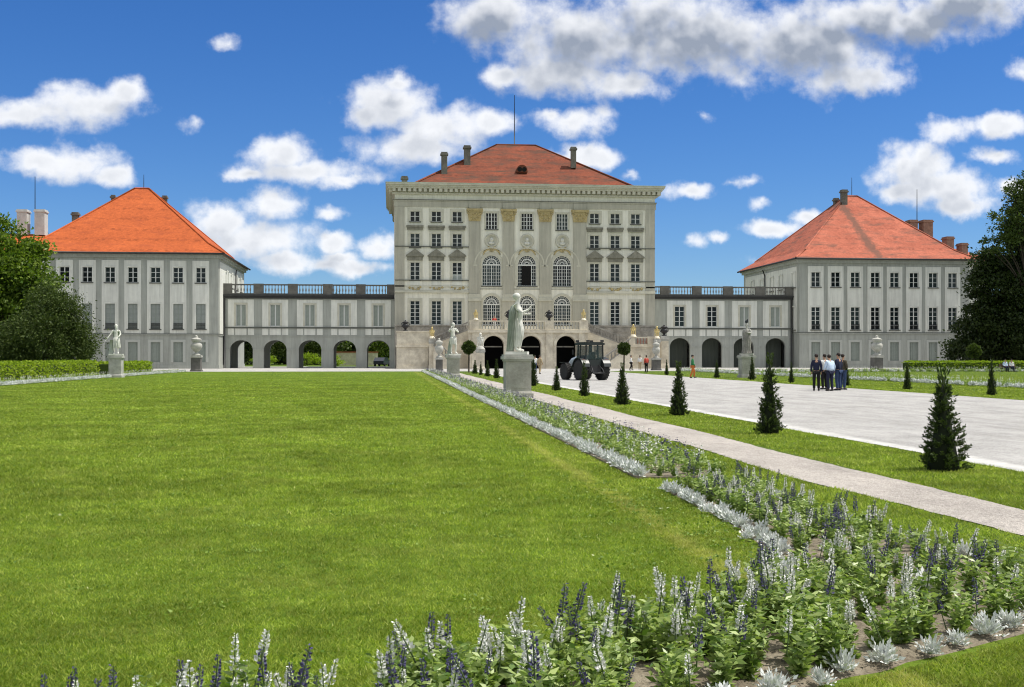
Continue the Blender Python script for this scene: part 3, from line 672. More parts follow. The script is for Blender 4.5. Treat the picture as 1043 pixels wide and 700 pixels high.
b.quad((cx0,YC,0),(cx0,YC,Zc(189)),(cx0,YC+CD,Zc(189)),(cx0,YC+CD,0)); b.quad((cx1,YC,0),(cx1,YC+CD,0),(cx1,YC+CD,Zc(189)),(cx1,YC,Zc(189)))
b.quad((cx0,YC+CD,0),(cx0,YC+CD,Zc(189)),(cx1,YC+CD,Zc(189)),(cx1,YC+CD,0))
b.build('wall', M['cream'], palace)
# grey fields: outer corner strips, strips beside the middle, giant pilasters
zt = Zc(212.4); zb_ = Zc(340)
def strip_px(a, c, z0, z1, dep=.12): b.box(PX(a, YC), PX(c, YC), YC-dep, YC+.02, z0, z1)
for a, c in ((402.2, 412), (657.5, 666.8)): b = MB(); strip_px(a, c, zb_, zt, .13); b.build('corner_strip', M['greige'], palace)
for (a, c), (a2, c2) in zip(((477.6, 489.2), (512.2, 523.6), (549.6, 561.2), (584, 597)), ((477.0, 490.2), (511.2, 524.6), (548.6, 562.2), (583, 598))):
    b = MB(); strip_px(a, c, Zc(300), Zc(207), .22); strip_px(a2, c2, zb_, Zc(307), .30); b.build('pilaster', M['greige'], palace)
for a, c in ((489.3, 512.1), (523.7, 549.5), (561.3, 583.9)):      # grey bands between upper and lower arches
    b = MB(); b.box(PX(a, YC), PX(c, YC), YC-.05, YC+.02, la1+1.02, ua0-.5); b.build('wall_band', M['greige'], palace)
for a, c in ((477.0, 490.2), (511.2, 524.6), (548.6, 562.2), (583, 598)):
    b = MB(); strip_px(a-.4, c+.4, Zc(307), Zc(305.2), .42); strip_px(a, c, Zc(305.2), Zc(303.6), .36); strip_px(a+.3, c-.3, Zc(303.6), Zc(300), .28); b.build('pilaster_base', M['trim'], palace)
for a, c in ((477.6, 489.2), (512.2, 523.6), (549.6, 561.2), (584, 597)):   # gilt capitals
    b = MB(); xa, xc = PX(a, YC), PX(c, YC); z0, z1 = Zc(226), Zc(213.5); xm = (xa+xc)/2; hw = (xc-xa)/2
    b.prism([(xa-.02, z0), (xc+.02, z0), (xc+.2, z1-.3), (xa-.2, z1-.3)], YC-.34, YC+.0)
    b.box(xa-.34, xc+.34, YC-.45, YC, z1-.3, z1)
    for s in (-1, 1):
        b.tube([(xm+s*(hw+.1)+.2*math.cos(t*.7), YC-.4, z1-.55+.2*math.sin(t*.7)) for t in range(9)], .07, 6)
        for k in (0, 1, 2): b.ball((xm+s*(.22+.3*(k % 2)), YC-.36, z0+.25+.36*k), .17, 8)
    b.build('capital', M['goldpaint'], palace)
# main cornice with dentils
b = MB(); ov = (402-393.2)*mC
def ring(o, z0, z1): b.box(cx0-o, cx1+o, YC-o, YC+CD+o, z0, z1)
ring(ov, Zc(191.0), Zc(189.3)); ring(ov*.86, Zc(192.6), Zc(191.0)); ring(ov*.72, Zc(194.2), Zc(192.6))
ring(.35, Zc(199.6), Zc(198.1)); ring(.2, Zc(198.1), Zc(194.2))
x = cx0 - .3
while x < cx1+.3:
    b.box(x, x+.42, YC-ov*.66, YC-.19, Zc(197.4), Zc(194.2)); x += 5.2*mC
y = YC - .3
while y < YC+CD:
    b.box(cx0-ov*.66, cx0-.19, y, y+.42, Zc(197.4), Zc(194.2)); b.box(cx1+.19, cx1+ov*.66, y, y+.42, Zc(197.4), Zc(194.2)); y += 5.2*mC
b.build('cornice', M['trim'], palace)
b = MB(); b.box(cx0-ov-.05, cx1+ov+.05, YC-ov-.05, YC+CD+ov+.05, Zc(189.3), Zc(188.6)); b.build('cornice_flashing', M['copper'], palace)
b = MB(); b.box(cx0-.2, cx1+.2, YC-.2, YC+CD+.2, Zc(206.6), Zc(205.4)); b.box(cx0-.12, cx1+.12, YC-.12, YC+.1, Zc(212.3), Zc(206.6)); b.build('architrave', M['greige'], palace)
b = MB(); b.box(cx0-.26, cx1+.26, YC-.28, YC+CD+.26, Zc(205.4), Zc(204.9))
for a, c in ((402.2, 477.5), (597.1, 667)):
    for py in (252.2, 286.2): b.box(PX(a, YC), PX(c, YC), YC-.22, YC+.02, Zc(py+.5), Zc(py-.3))
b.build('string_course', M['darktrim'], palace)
b = MB()
for a, c in ((402, 477.4), (597.2, 667)):
    b = MB(); b.box(PX(a, YC), PX(c, YC), YC-.3, YC+.02, Zc(298.8), Zc(297.4)); b.box(PX(a, YC), PX(c, YC), YC-.2, YC+.02, Zc(297.4), Zc(296))
    b.box(PX(a, YC), PX(c, YC), YC-.13, YC+.02, Zc(293), Zc(291.6)); b.build('floor_cornice', M['trim'], palace)
b = MB()
for x in side_x:       # gilt stucco above the tall ground windows
    b = MB(); [b.ball((x-.8+k*.4+rnd.uniform(-.08,.08), YC-.08, Zc(294.6)+.2*math.cos(k*1.57)+rnd.uniform(-.08,.08)), rnd.uniform(.14,.24), 7, 1, .5) for k in range(5)]; b.build('gilt_ornament', M['goldpaint'], palace)
# window hoods: flat over the second row, pediments over the third
for x in side_x:
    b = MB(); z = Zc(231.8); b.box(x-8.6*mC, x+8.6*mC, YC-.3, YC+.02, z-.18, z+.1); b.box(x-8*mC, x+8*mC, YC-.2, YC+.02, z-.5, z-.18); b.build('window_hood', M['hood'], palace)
    b = MB(); z = Zc(262.3); hw = 9*mC
    b.prism([(x-hw, z), (x+hw, z), (x+hw, z+.16), (x, z+1.06), (x-hw, z+.16)], YC-.32, YC+.02)
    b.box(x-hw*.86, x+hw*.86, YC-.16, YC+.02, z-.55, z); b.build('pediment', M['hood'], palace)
    b = MB(); z = Zc(291.3); b.box(x-5*mC, x+5*mC, YC-.07, YC+.02, z, Zc(287.2)); b.build('apron_panel', M['white'], palace)
for (t, bt), half, rw in zip(rows_side, (None, None, None, None), (2, 3, 4, 6)):
    z0, z1 = zrow(t, bt)
    for i, x in enumerate(side_x):
        put_window(palace, x, YC, z0, side_w, z1-z0, 2, rw, surround='trim', sw=.36, half=(rnd.choice([None, None, None, None, .5, .35]) if bt > 260 else None))
for x in mid_x: put_window(palace, x, YC, mz0, 1.6, mz1-mz0, 4, 4, surround='trim', sw=.22)
for i, x in enumerate(mid_x):
    o = put_window(palace, x, YC, ua0, aw, ua1-ua0, rows=6, arch=True, surround='trim', sw=.42)
    put_window(palace, x, YC, la0, lw_, la1-la0, rows=6, arch=True, surround='trim', sw=.3)
    if i == 1:   # middle casement stands open; a black panel paints in the dark room
        b = MB().box(-.28*aw, .22*aw, -.03, .05, .1, ua1-ua0-aw/2-.15); link('dark_room_panel', b.mesh('dark_room_panel', M['black']), o)
    # eyebrow moulding over the upper arch
    b = MB(); hs = ua1-ua0-aw/2; r = aw/2+.95
    b.archband(x, ua0+hs+.0, r, r+.2, YC-.26, YC+.02, 20, .0, math.pi); b.box(x-r-.3, x-r+.25, YC-.26, YC+.02, ua0+hs-.22, ua0+hs-.002); b.box(x+r-.25, x+r+.3, YC-.26, YC+.02, ua0+hs-.22, ua0+hs-.002)
    b.build('arch_moulding', M['trim'], palace)
    # bust in a round medallion with a gilt ribbon
    zm = Zc(245.5); b = MB(); b.M = Matrix.Translation((x, YC, zm)) @ Matrix.Rotation(R(90), 4, 'X')
    b.lathe([(.98,-.02),(1.0,.12),(.9,.24),(.78,.2),(.7,.06)], (0,0,0), 24); md = b.build('medallion', M['trim'], palace)
    b = MB(); b.M = Matrix.Translation((x, YC, zm)); b.ball((0, -.18, .12), .27, 10, 1, .9, 1.15); b.ball((0, -.1, -.34), .42, 10, 1, .5, .6); b.tube([(0,-.14,-.3),(0,-.16,0)], .13, 8)
    link('bust', b.mesh('bust', M['marble']), md)
    b = MB(); z = Zc(255.5)
    for s in (-1, 1):
        b.tube([(x, YC-.16, z-.1), (x+s*.5, YC-.16, z+.2), (x+s*.95, YC-.14, z-.15), (x+s*1.2, YC-.1, z-.6)], [.16,.13,.12,.06], 6); b.tube([(x, YC-.18, z+.1), (x+s*.45, YC-.16, z+.55)], .1, 6)
    b.build('gilt_ribbon', M['goldpaint'], palace)
# roof
rY = YC+CD/2; rz0 = Zc(189.5); zr = PZ(147.8, PX(525, rY), rY)
rx0, rx1 = PX(506, rY), PX(545.5, rY)
b = hip_roof(PX(417.5, YC+1), PX(651, YC+1), YC+.9, YC+CD-.9, rz0, rx0, rx1, rY, zr, .6, .5)
roofC = b.build('roof', M['roofbrown'], palace)
a0, a1 = (PX(417.5, YC+1), YC+.9, rz0), (PX(651, YC+1), YC+.9, rz0)
b = ridge_tiles([((rx0, rY, zr), (rx1, rY, zr)), (a0, (rx0, rY, zr)), (a1, (rx1, rY, zr))]); link('ridge_tiles', b.mesh('ridge_tiles', M['roofbrown']), roofC)
for px, t, bt, wpx, Y in ((452.5, 155.3, 177, 7, YC+4.5), (475.8, 148.6, 166, 7.5, YC+7), (584, 150, 167.5, 6, YC+6.2)):
    X = PX(px, Y); chimney(palace, roofC, X, Y, PZ(bt+4, X, Y), PZ(t, X, Y), wpx*ppm(px, Y)*.85)
X = PX(412, YC+2); chimney(palace, roofC, X, YC+2, Zc(189), Zc(179.5), .8)
# dormer with two round-headed vents and newer tiles below it
dY = YC+4.6; X = PX(531.5, dY); zd = PZ(176, X, dY); w2 = 5.8*mC
b = MB(); P = [(X-w2, zd), (X+w2, zd)] + [(X+w2*math.cos(math.pi*i/12), zd+.25+.85*math.sin(math.pi*i/12)) for i in range(13)]
b.prism(P, dY-.3, dY+4); dm = link('dormer', b.mesh('dormer', M['roofbrown']), roofC)
b = MB()
for s in (-1, 1): b.prism([(X+s*w2*.42 + .34*math.cos(2*math.pi*i/12), zd+.42+.34*math.sin(2*math.pi*i/12)) for i in range(12)][::1], dY-.33, dY-.302)
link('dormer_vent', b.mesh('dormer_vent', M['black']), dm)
b = MB().tube([(PX(524, rY), rY, zr-.2), (PX(524, rY), rY, PZ(97, PX(524, rY), rY))], [.09, .04], 6); b.build('lightning_rod', M['iron'], palace)
# ------------------------------------------------------------------ side pavilions
def side_pavilion(root, x0, x1, y0, y1, wins, rowsF, wgrid, side, sidewins, roofm, eave_py, ridge, chims, pil, zbase_band):
    pxm = 140 if side > 0 else 880
    mP = ppm(pxm, y0)
    Zf = lambda py: PZ(py, PX(pxm, y0), y0)
    ze = Zf(eave_py); ops = []; ww = wgrid*mP
    for (t, bt) in rowsF:
        for p in wins: x = PX(p, y0); ops.append((x-ww/2, x+ww/2, Zf(bt), Zf(t), 0))
    b = MB().wall(x0, x1, 0, ze, y0, ops, .3)
    b.quad((x0,y0,0),(x0,y0,ze),(x0,y1,ze),(x0,y1,0)); b.quad((x1,y0,0),(x1,y1,0),(x1,y1,ze),(x1,y0,ze)); b.quad((x0,y1,0),(x0,y1,ze),(x1,y1,ze),(x1,y1,0))
    b.build('wall', M['grey'], root)
    # white plaster fields round the windows of the two upper storeys
    b = MB(); zb, zt = Zf(zbase_band-1.2), Zf(pil)
    for p in wins:
        x = PX(p, y0); o4 = []; hw = 8.3*mP
        for (t, bt) in rowsF[:2]: o4.append((x-ww/2-.001, x+ww/2+.001, Zf(bt)-.001, Zf(t)+.001, 0))
        b.wall(x-hw, x+hw, zb, zt, y0-.07, o4, .07)
        for q in (x-hw, x+hw): b.quad((q,y0-.07,zb),(q,y0,zb),(q,y0,zt),(q,y0-.07,zt))
        b.quad((x-hw,y0-.07,zt),(x+hw,y0-.07,zt),(x+hw,y0,zt),(x-hw,y0,zt))
    xs = x1 if side > 0 else x0      # sunny/inner flank: white panels
    sw_ = side
    ya, yb2 = y0+1.0, y1-1.0
    b.box(min(xs, xs+sw_*.06), max(xs, xs+sw_*.06), ya, yb2, zb, zt)
    b.build('wall_panel', M['white'], root)
    b = MB(); b.box(x0-.12, x1+.12, y0-.14, y1+.12, Zf(zbase_band+.6), Zf(zbase_band-.5)); b.box(x0-.08, x1+.08, y0-.1, y1+.1, Zf(375.5), Zf(372)); b.build('string_course', M['grey'], root)
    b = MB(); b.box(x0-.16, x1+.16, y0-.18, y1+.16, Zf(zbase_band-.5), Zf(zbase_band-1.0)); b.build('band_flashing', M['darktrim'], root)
    b = MB(); b.box(x0-.3, x1+.3, y0-.3, y1+.3, ze-.55, ze-.02); b.box(x0-.5, x1+.5, y0-.5, y1+.5, ze-.2, ze-.01); b.build('cornice', M['grey'], root)
    rr = MB(); o_ = .8
    rY = (y0+y1)/2; rx0, rx1, rz = ridge
    b = hip_roof(x0-o_, x1+o_, y0-o_, y1+o_, ze+.12, rx0, rx1, rY, rz, 2.2, .62, .1); roof = b.build('roof', M[roofm], root)
    b = MB()
    for (ax, ay, bx, by) in ((x0-o_, y0-o_, x1+o_, y0-o_), (x1+o_, y0-o_, x1+o_, y1+o_), (x0-o_, y0-o_, x0-o_, y1+o_)): b.tube([(ax, ay, ze), (bx, by, ze)], .13, 8)
    link('gutter', b.mesh('gutter', M['lead']), roof)
    kz = ze+.12+.62*2.2
    K = [(x0-o_+2.2, y0-o_+2.2, kz), (x1+o_-2.2, y0-o_+2.2, kz), (x1+o_-2.2, y1+o_-2.2, kz), (x0-o_+2.2, y1+o_-2.2, kz)]
    b = ridge_tiles([((rx0,rY,rz),(rx1,rY,rz)), (K[0],(rx0,rY,rz)), (K[1],(rx1,rY,rz)), (K[2],(rx1,rY,rz)), (K[3],(rx0,rY,rz)), ((x0-o_,y0-o_,ze+.14),K[0]), ((x1+o_,y0-o_,ze+.14),K[1])])
    link('ridge_tiles', b.mesh('ridge_tiles', M[roofm]), roof)
    for r_i, (t, bt) in enumerate(rowsF):
        for p in wins:
            x = PX(p, y0); z0 = Zf(bt); h = Zf(t)-z0
            if r_i == 0: put_window(root, x, y0-.07, z0, ww, h, 2, 3, surround='white', sw=.16)
            elif r_i == 1: put_window(root, x, y0-.07, z0, ww, h, 2, 5, surround='white', sw=.2, pane='curtain' if side > 0 else 'glass', grille=True, frame='frame' if side < 0 else 'shut')
            else: put_window(root, x, y0, z0, ww, h, 4, 1, surround='palegrey', sw=.34, pane='shut', frame='shut', sill=False)
    for p, t, bt, wy in sidewins:
        Y = PY_on(p, xs); z0, z1 = PZ(bt, xs, Y), PZ(t, xs, Y)
        put_window(root, xs+sw_*.21, Y, z0, wy, z1-z0, 2, 3, surround='white', sw=.16, rot=R(90)*sw_)
    for px, t, bt, wpx, Y in chims:
        X = PX(px, Y); chimney(root, roof, X, Y, PZ(bt, X, Y), PZ(t, X, Y), wpx*ppm(px, Y)*.8)
    return roof
YL = 157.0
lx0, lx1 = PX(22.5, YL), PX(222.6, YL); ly1 = YL+27
lroot = empty('side_pavilion', ((lx0+lx1)/2, YL, 0), 'grey and white palace side pavilion with a bright orange tiled pyramid roof', 'palace pavilion')
ry = (YL+ly1)/2; rz = PZ(192.0, PX(144, ry), ry)
sidewins = [(p, PZ, 0, 0) for p in ()]
xs = lx1
def swin(p, z0, z1, wy, X):        # a window on a flank given by heights
    Y = PY_on(p, X); return (p, HY-(z1-EYE)*F/ZC(X, Y), HY-(z0-EYE)*F/ZC(X, Y), wy)
zA, zB = PZ(288, PX(140, YL), YL), PZ(272.3, PX(140, YL), YL)
roofL = side_pavilion(lroot, lx0, lx1, YL, ly1, [42.5, 65.7, 89.0, 112.2, 135.3, 158.4, 181.5, 204.6], [(272.3, 287.8), (309.5, 335.2), (348.6, 369)], 9.6, 1,
    [swin(p, zA, zB, 1.3, lx1) for p in (230.3, 235.3, 240, 244.3)], 'rooforange', 258.2, (PX(137.5, ry), PX(151.5, ry), rz),
    [(77, 216.5, 231, 7.5, ry+3), (115.3, 198.8, 210, 4.5, ry+1.5), (168, 199.5, 212, 5.2, ry+4)], 265.2, 341)
b = MB().tube([(PX(146.5, ry), ry, rz-.2), (PX(146.5, ry), ry, PZ(178, PX(146.5, ry), ry))], [.07, .03], 6); b.build('lightning_rod', M['iron'], lroot)
b = MB(); Y = PY_on(238.6, lx1); b.tube([(lx1+.3, Y, PZ(275, lx1, Y)), (lx1+.25, Y, PZ(279, lx1, Y)), (lx1+.22, Y, PZ(300, lx1, Y))], .1, 6); b.build('downpipe', M['lead'], lroot)
YR = 159.0
qx0, qx1 = PX(814.3, YR), PX(987.5, YR); qy1 = YR+26
rroot = empty('side_pavilion', ((qx0+qx1)/2, YR, 0), 'grey and white palace side pavilion with a faded pink red roof beside the dark tree', 'palace pavilion')
ry2 = (YR+qy1)/2; rz2 = PZ(199.8, PX(867, ry2), ry2)
zA, zB = PZ(292.5, PX(880, YR), YR), PZ(277.6, PX(880, YR), YR)
roofR = side_pavilion(rroot, qx0, qx1, YR, qy1, [830.8, 851, 871, 891.4, 911, 930.8, 950.3, 970], [(277.6, 292.6), (313, 336), (348.6, 367.5)], 9.4, -1,
    [swin(p, zA, zB, 1.3, qx0) for p in (767.3, 776.6, 787, 796, 809.3)] + [swin(809.6, PZ(336, qx0, YR+2), PZ(313, qx0, YR+2), 1.3, qx0)], 'roofpink', 264.3, (PX(862, ry2), PX(873, ry2), rz2),
    [(859.5, 193.5, 213, 7, ry2-1.6), (851.5, 202, 214, 5.5, ry2+1.5)], 271.5, 339.8)
b = MB().tube([(PX(867.6, ry2), ry2, rz2-.2), (PX(867.6, ry2), ry2, PZ(181, PX(867.6, ry2), ry2))], [.06, .03], 6); b.build('lightning_rod', M['iron'], rroot)
b = MB(); Y = PY_on(780.5, qx0); b.tube([(qx0-.6, Y, PZ(275, qx0, Y)), (qx0-.25, Y, PZ(281, qx0, Y)), (qx0-.22, Y, PZ(300, qx0, Y))], .1, 6); b.build('downpipe', M['lead'], rroot)
# ------------------------------------------------------------------ galleries
def gallery(root, x0, x1, y0, dep, wpx, apx, awpx, rows, py, open_back, piers, blinds):
    pxm = sum(wpx)/len(wpx); mG = ppm(pxm, y0); Zg = lambda p: PZ(p, PX(pxm, y0), y0)
    zt = Zg(py['top']); aw = awpx*mG; az = Zg(py['arch'])
    ops = [(PX(p, y0)-aw/2, PX(p, y0)+aw/2, 0, az, aw*.42) for p in apx]
    wz0, wz1 = Zg(rows[1]), Zg(rows[0]); ww = 10*mG
    ops += [(PX(p, y0)-ww/2, PX(p, y0)+ww/2, wz0, wz1, 0) for p in wpx]
    b = MB().wall(x0, x1, 0, zt, y0, ops, .55)
    # rear wall of the passage, its ceiling, and the floor slab above
    if open_back:
        b2 = MB(); b2.M = Matrix.Translation((0, 0, 0))
        bops = [(o[0]+.0, o[1]+.0, o[2], o[3], o[4]) for o in ops[:len(apx)]]
        b.wall(x0, x1, 0, zt, y0+dep, bops, .55)
        b.wall(x0, x1, 0, az+.8, y0+dep-.02, bops, .02); b.wall(x0, x1, 0, az+.8, y0+.57, bops, .02)
    else:
        b.quad((x0,y0+dep,0),(x1,y0+dep,0),(x1,y0+dep,zt),(x0,y0+dep,zt))
    b.quad((x0,y0+.56,az+.5),(x1,y0+.56,az+.5),(x1,y0+dep,az+.5),(x0,y0+dep,az+.5)); b.quad((x0,y0,zt),(x1,y0,zt),(x1,y0+dep+.55,zt),(x0,y0+dep+.55,zt))
    b.build('wall', M['grey'], root)
    b = MB(); hw = 13*mG
    for p in wpx:
        x = PX(p, y0); b.wall(x-hw, x+hw, Zg(py['band']-.6), Zg(py['ptop']), y0-.06, [(x-ww/2-.001, x+ww/2+.001, wz0-.001, wz1+.001, 0)], .06)
        for q in (x-hw, x+hw): b.quad((q,y0-.06,Zg(py['band'])),(q,y0,Zg(py['band'])),(q,y0,Zg(py['ptop'])),(q,y0-.06,Zg(py['ptop'])))
        z0, z1 = Zg(py['ptop']+36), Zg(py['band']+1)
        b.box(x-hw, x-hw+6*mG, y0-.06, y0+.01, z0, z1); b.box(x+hw-6*mG, x+hw, y0-.06, y0+.01, z0, z1); b.box(x-5.6*mG, x+5.6*mG, y0-.05, y0+.01, z0, z1)
    b.build('wall_panel', M['white'], root)
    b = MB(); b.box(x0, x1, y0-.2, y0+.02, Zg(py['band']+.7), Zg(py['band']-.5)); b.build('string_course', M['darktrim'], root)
    b = MB(); b.box(x0, x1, y0-.1, y0+.02, Zg(py['ptop']+37.6), Zg(py['ptop']+36.4))
    for i, p in enumerate(apx):
        x = PX(p, y0); zi = az-aw*.42
        nx = PX(apx[i+1], y0)-aw/2 if i+1 < len(apx) else x1
        b.box(x+aw/2+.05, nx-.05, y0-.08, y0+.02, zi-.12, zi+.12)
    b.box(x0+.02, PX(apx[0], y0)-aw/2-.05, y0-.08, y0+.02, zi-.12, zi+.12)
    b.build('impost', M['grey'], root)
    b = MB(); b.box(x0, x1, y0-.5, y0+.3, zt+.003, zt+.25); b.box(x0, x1, y0-.3, y0+.3, zt-.3, zt+.003); b.build('gutter_cornice', M['lead'], root)
    balustrade(x0+.1, x1-.1, y0-.1, zt+.25, Zg(py['bal'])-zt-.25, [PX(p, y0) for p in piers], 'greystone', 'darkstone', root, .42, pw=1.35)
    for p, bl in zip(wpx, blinds):
        put_window(root, PX(p, y0), y0-.06, wz0, ww, wz1-wz0, 2, 1 if bl else 4, pane='shut' if bl else 'glass', frame='frame', surround='trim', sw=.24, sill=False, half=None)
    if not open_back:
        for p in apx:
            x = PX(p, y0); b = MB(); z = az-.1; hw2 = aw/2+.2
            b.box(x-hw2, x+hw2, y0+2.6, y0+2.7, 0, az+.45)
            for k in range(1, 6): b.box(x-hw2+2*hw2*k/6-.03, x-hw2+2*hw2*k/6+.03, y0+2.57, y0+2.6, 0, az)
            b.build('boarded_door', M['doorwood'], root)
YG = 161.2
gx0, gx1 = lx1+.02, cx0-.02
groot = empty('gallery_wing', ((gx0+gx1)/2, YG, 0), 'grey arcaded gallery with five open arches linking the orange roofed pavilion to the palace', 'gallery')
gallery(groot, gx0, gx1, YG, 8.0, [245.4, 280.4, 315.6, 350.5, 385.2], [245.8, 280.3, 315.8, 351.2, 385.3], 22.8, (310.5, 332.3),
    dict(top=302.2, arch=346.7, band=333.8, ptop=305.4, bal=289.8), True, [231.5, 263.5, 298.3, 334, 367.5, 399], (1, 1, 1, 1, 1))
b = MB().tube([(PX(228.7, YG)+.0, YG-.25, PZ(302, PX(228.7, YG), YG)), (PX(228.7, YG), YG-.25, 0)], .13, 8); b.build('downpipe', M['lead'], groot)
YG2 = 161.6
hx0, hx1 = cx1+.02, qx0-.02
hroot = empty('gallery_wing', ((hx0+hx1)/2, YG2, 0), 'grey arcaded gallery with four boarded dark arches between the palace and the pink roofed pavilion', 'gallery')
gallery(hroot, hx0, hx1, YG2, 8.0, [692.2, 725.2, 758.2, 789.7], [692.6, 725.2, 757.6, 790], 21, (312.5, 332.8),
    dict(top=303.0, arch=344.5, band=334.8, ptop=306.5, bal=292.2), False, [677, 709.5, 741, 774, 804], (0, 0, 1, 1))
b = MB().tube([(PX(805.6, YG2), YG2-.25, PZ(303, PX(806, YG2), YG2)), (PX(805.6, YG2), YG2-.25, 0)], .14, 8); b.build('downpipe', M['lead'], hroot)
# ------------------------------------------------------------------ rear wings whose roofs and chimneys show beyond the pavilions
def rear_wing(x0, x1, y0, y1, ez, rz, lab, roofm, chims, rod):
    rt = empty('rear_wing', ((x0+x1)/2, y0, 0), lab, 'palace wing')
    MB().box(x0, x1, y0, y1, 0, ez).build('wall', M['white'], rt)
    ym = (y0+y1)/2
    rf = hip_roof(x0-.7, x1+.7, y0-.7, y1+.7, ez+.01, x0+8, x1-8, ym, rz, 1.5, .6, .1).build('roof', M[roofm], rt)
    for px, t, bt, wpx, Y, m in chims:
        X = PX(px, Y); chimney(rt, rf, X, Y, PZ(bt, X, Y), PZ(t, X, Y), wpx*ppm(px, Y)*.82, 2.0, m)
    for px, t, bt, Y in rod:
        X = PX(px, Y); MB().tube([(X, Y, PZ(bt, X, Y)), (X, Y, PZ(t, X, Y))], [.1, .05], 6).build('lightning_rod', M['iron'], rt)
    return rf
yw = 196
rf = rear_wing(PX(-60, yw), PX(80, yw), yw, yw+16, PZ(257, PX(30, yw), yw), PZ(238.5, PX(30, yw+8), yw+8), 'orange roofed rear wing with twin white chimneys behind the left tree', 'rooforange',
    [(24, 214, 240, 12, yw+7.6, 'chimwhite'), (42, 214, 240, 12, yw+7.8, 'chimwhite')], [(35.7, 180, 238, yw+8)])
rear_wing(PX(905, yw), PX(1010, yw), yw, yw+16, PZ(266, PX(950, yw), yw), PZ(246, PX(950, yw+8), yw+8), 'rear wing with pink roof and paired brick chimneys behind the right tree', 'roofpink',
    [(928.5, 224.5, 250, 10, yw+7.5, 'brickch'), (943, 224.5, 250, 12, yw+7.3, 'brickch'), (965.5, 241.5, 262, 9, yw+3.5, 'brickch'), (980, 248, 264, 8, yw+2.5, 'brickch')], [(934, 193, 246, yw+8)])
# ------------------------------------------------------------------ double staircase
YS = 151.0
sx0, sx1 = PX(477.5, YS), PX(599, YS); mS = ppm(535, YS); Zs = lambda p: PZ(p, PX(535, YS), YS)
stair = empty('double_staircase', ((sx0+sx1)/2, YS, 0), 'pinkish stone double staircase with three dark arches and balustrades in front of the palace', 'staircase')
zl = Zs(336.3)
aops = [(PX(p, YS)-10.4*mS, PX(p, YS)+10.4*mS, 0, Zs(342.2), 10.0*mS) for p in (503, 541, 577)]
b = MB().wall(sx0, sx1, 0, zl, YS, aops, 1.2); b.quad((sx0,YS,0),(sx0,YS,zl),(sx0,YC-.02,zl),(sx0,YC-.02,0)); b.quad((sx1,YS,0),(sx1,YC-.02,0),(sx1,YC-.02,zl),(sx1,YS,zl)); b.quad((sx0,YS,zl),(sx1,YS,zl),(sx1,YC-.02,zl),(sx0,YC-.02,zl))
b.build('landing_wall', M['pinkstone'], stair)
b = MB()
for p in (484, 522.3, 559.5, 592.5): b.box(PX(p, YS)-3.4*mS, PX(p, YS)+3.4*mS, YS-.18, YS+.02, 0, zl-.35); b.box(PX(p, YS)-4*mS, PX(p, YS)+4*mS, YS-.25, YS+.02, Zs(353.3), Zs(351.8))
b.box(sx0-.15, sx1+.15, YS-.35, YS+.02, zl-.35, zl-.02)
for o in aops: b.archband((o[0]+o[1])/2, o[3]-o[4], (o[1]-o[0])/2+.02, (o[1]-o[0])/2+.4, YS-.1, YS+.01, 18)
b.build('landing_pier', M['pinkstone'], stair)
for o in aops:   # dark passage with a door at its end
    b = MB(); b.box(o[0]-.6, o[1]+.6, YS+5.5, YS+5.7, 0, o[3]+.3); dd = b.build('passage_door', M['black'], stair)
    b = MB(); zt_ = o[3]-o[4]-.05; b.box(o[0]+.1, o[1]-.1, YS+1.6, YS+1.7, zt_-.15, zt_); b.build('lintel_bar', M['greystone'], stair)
balustrade(sx0, sx1, YS+.1, zl, Zs(326.6)-zl, [PX(p, YS) for p in (483, 518.5, 559.3, 594.5)], 'palestone', 'pinkstone', stair, .4, pw=1.2)
zm_ = 3.1
def flight(xa, za, xb, zb_, y0, y1, n, name):
    b = MB(); dx = (xb-xa)/n; dz = (zb_-za)/n
    for i in range(n):
        x0, x1 = sorted((xa+dx*i, xa+dx*(i+1))); z = max(za+dz*i, za+dz*(i+1)); b.box(x0, x1, y0+.3, y1, 0, z)
    b.prism([(xa, 0), (xb, 0), (xb, zb_), (xa, za)][:: (1 if xb > xa else -1)], y0, y0+.29)
    o = b.build(name, M['pinkstone'], stair)
    # sloping parapet with balusters
    q = MB(); q.prism([(xa, za+.95), (xb, zb_+.95), (xb, zb_+1.15), (xa, za+1.15)][:: (1 if xb > xa else -1)], y0-.06, y0+.34); q.prism([(xa, za+.004), (xb, zb_+.004), (xb, zb_+.18), (xa, za+.18)][:: (1 if xb > xa else -1)], y0-.05, y0+.32)
    L_ = abs(xb-xa); k = int(L_/.42)
    for i in range(k):
        t = (i+.5)/k; x = xa+(xb-xa)*t; z = za+(zb_-za)*t; q.lathe([(.06,.16),(.1,.5),(.05,.8),(.06,.98)], (x, y0+.14, z), 6)
    link('parapet', q.mesh('parapet', M['greystone']), o)
    return o
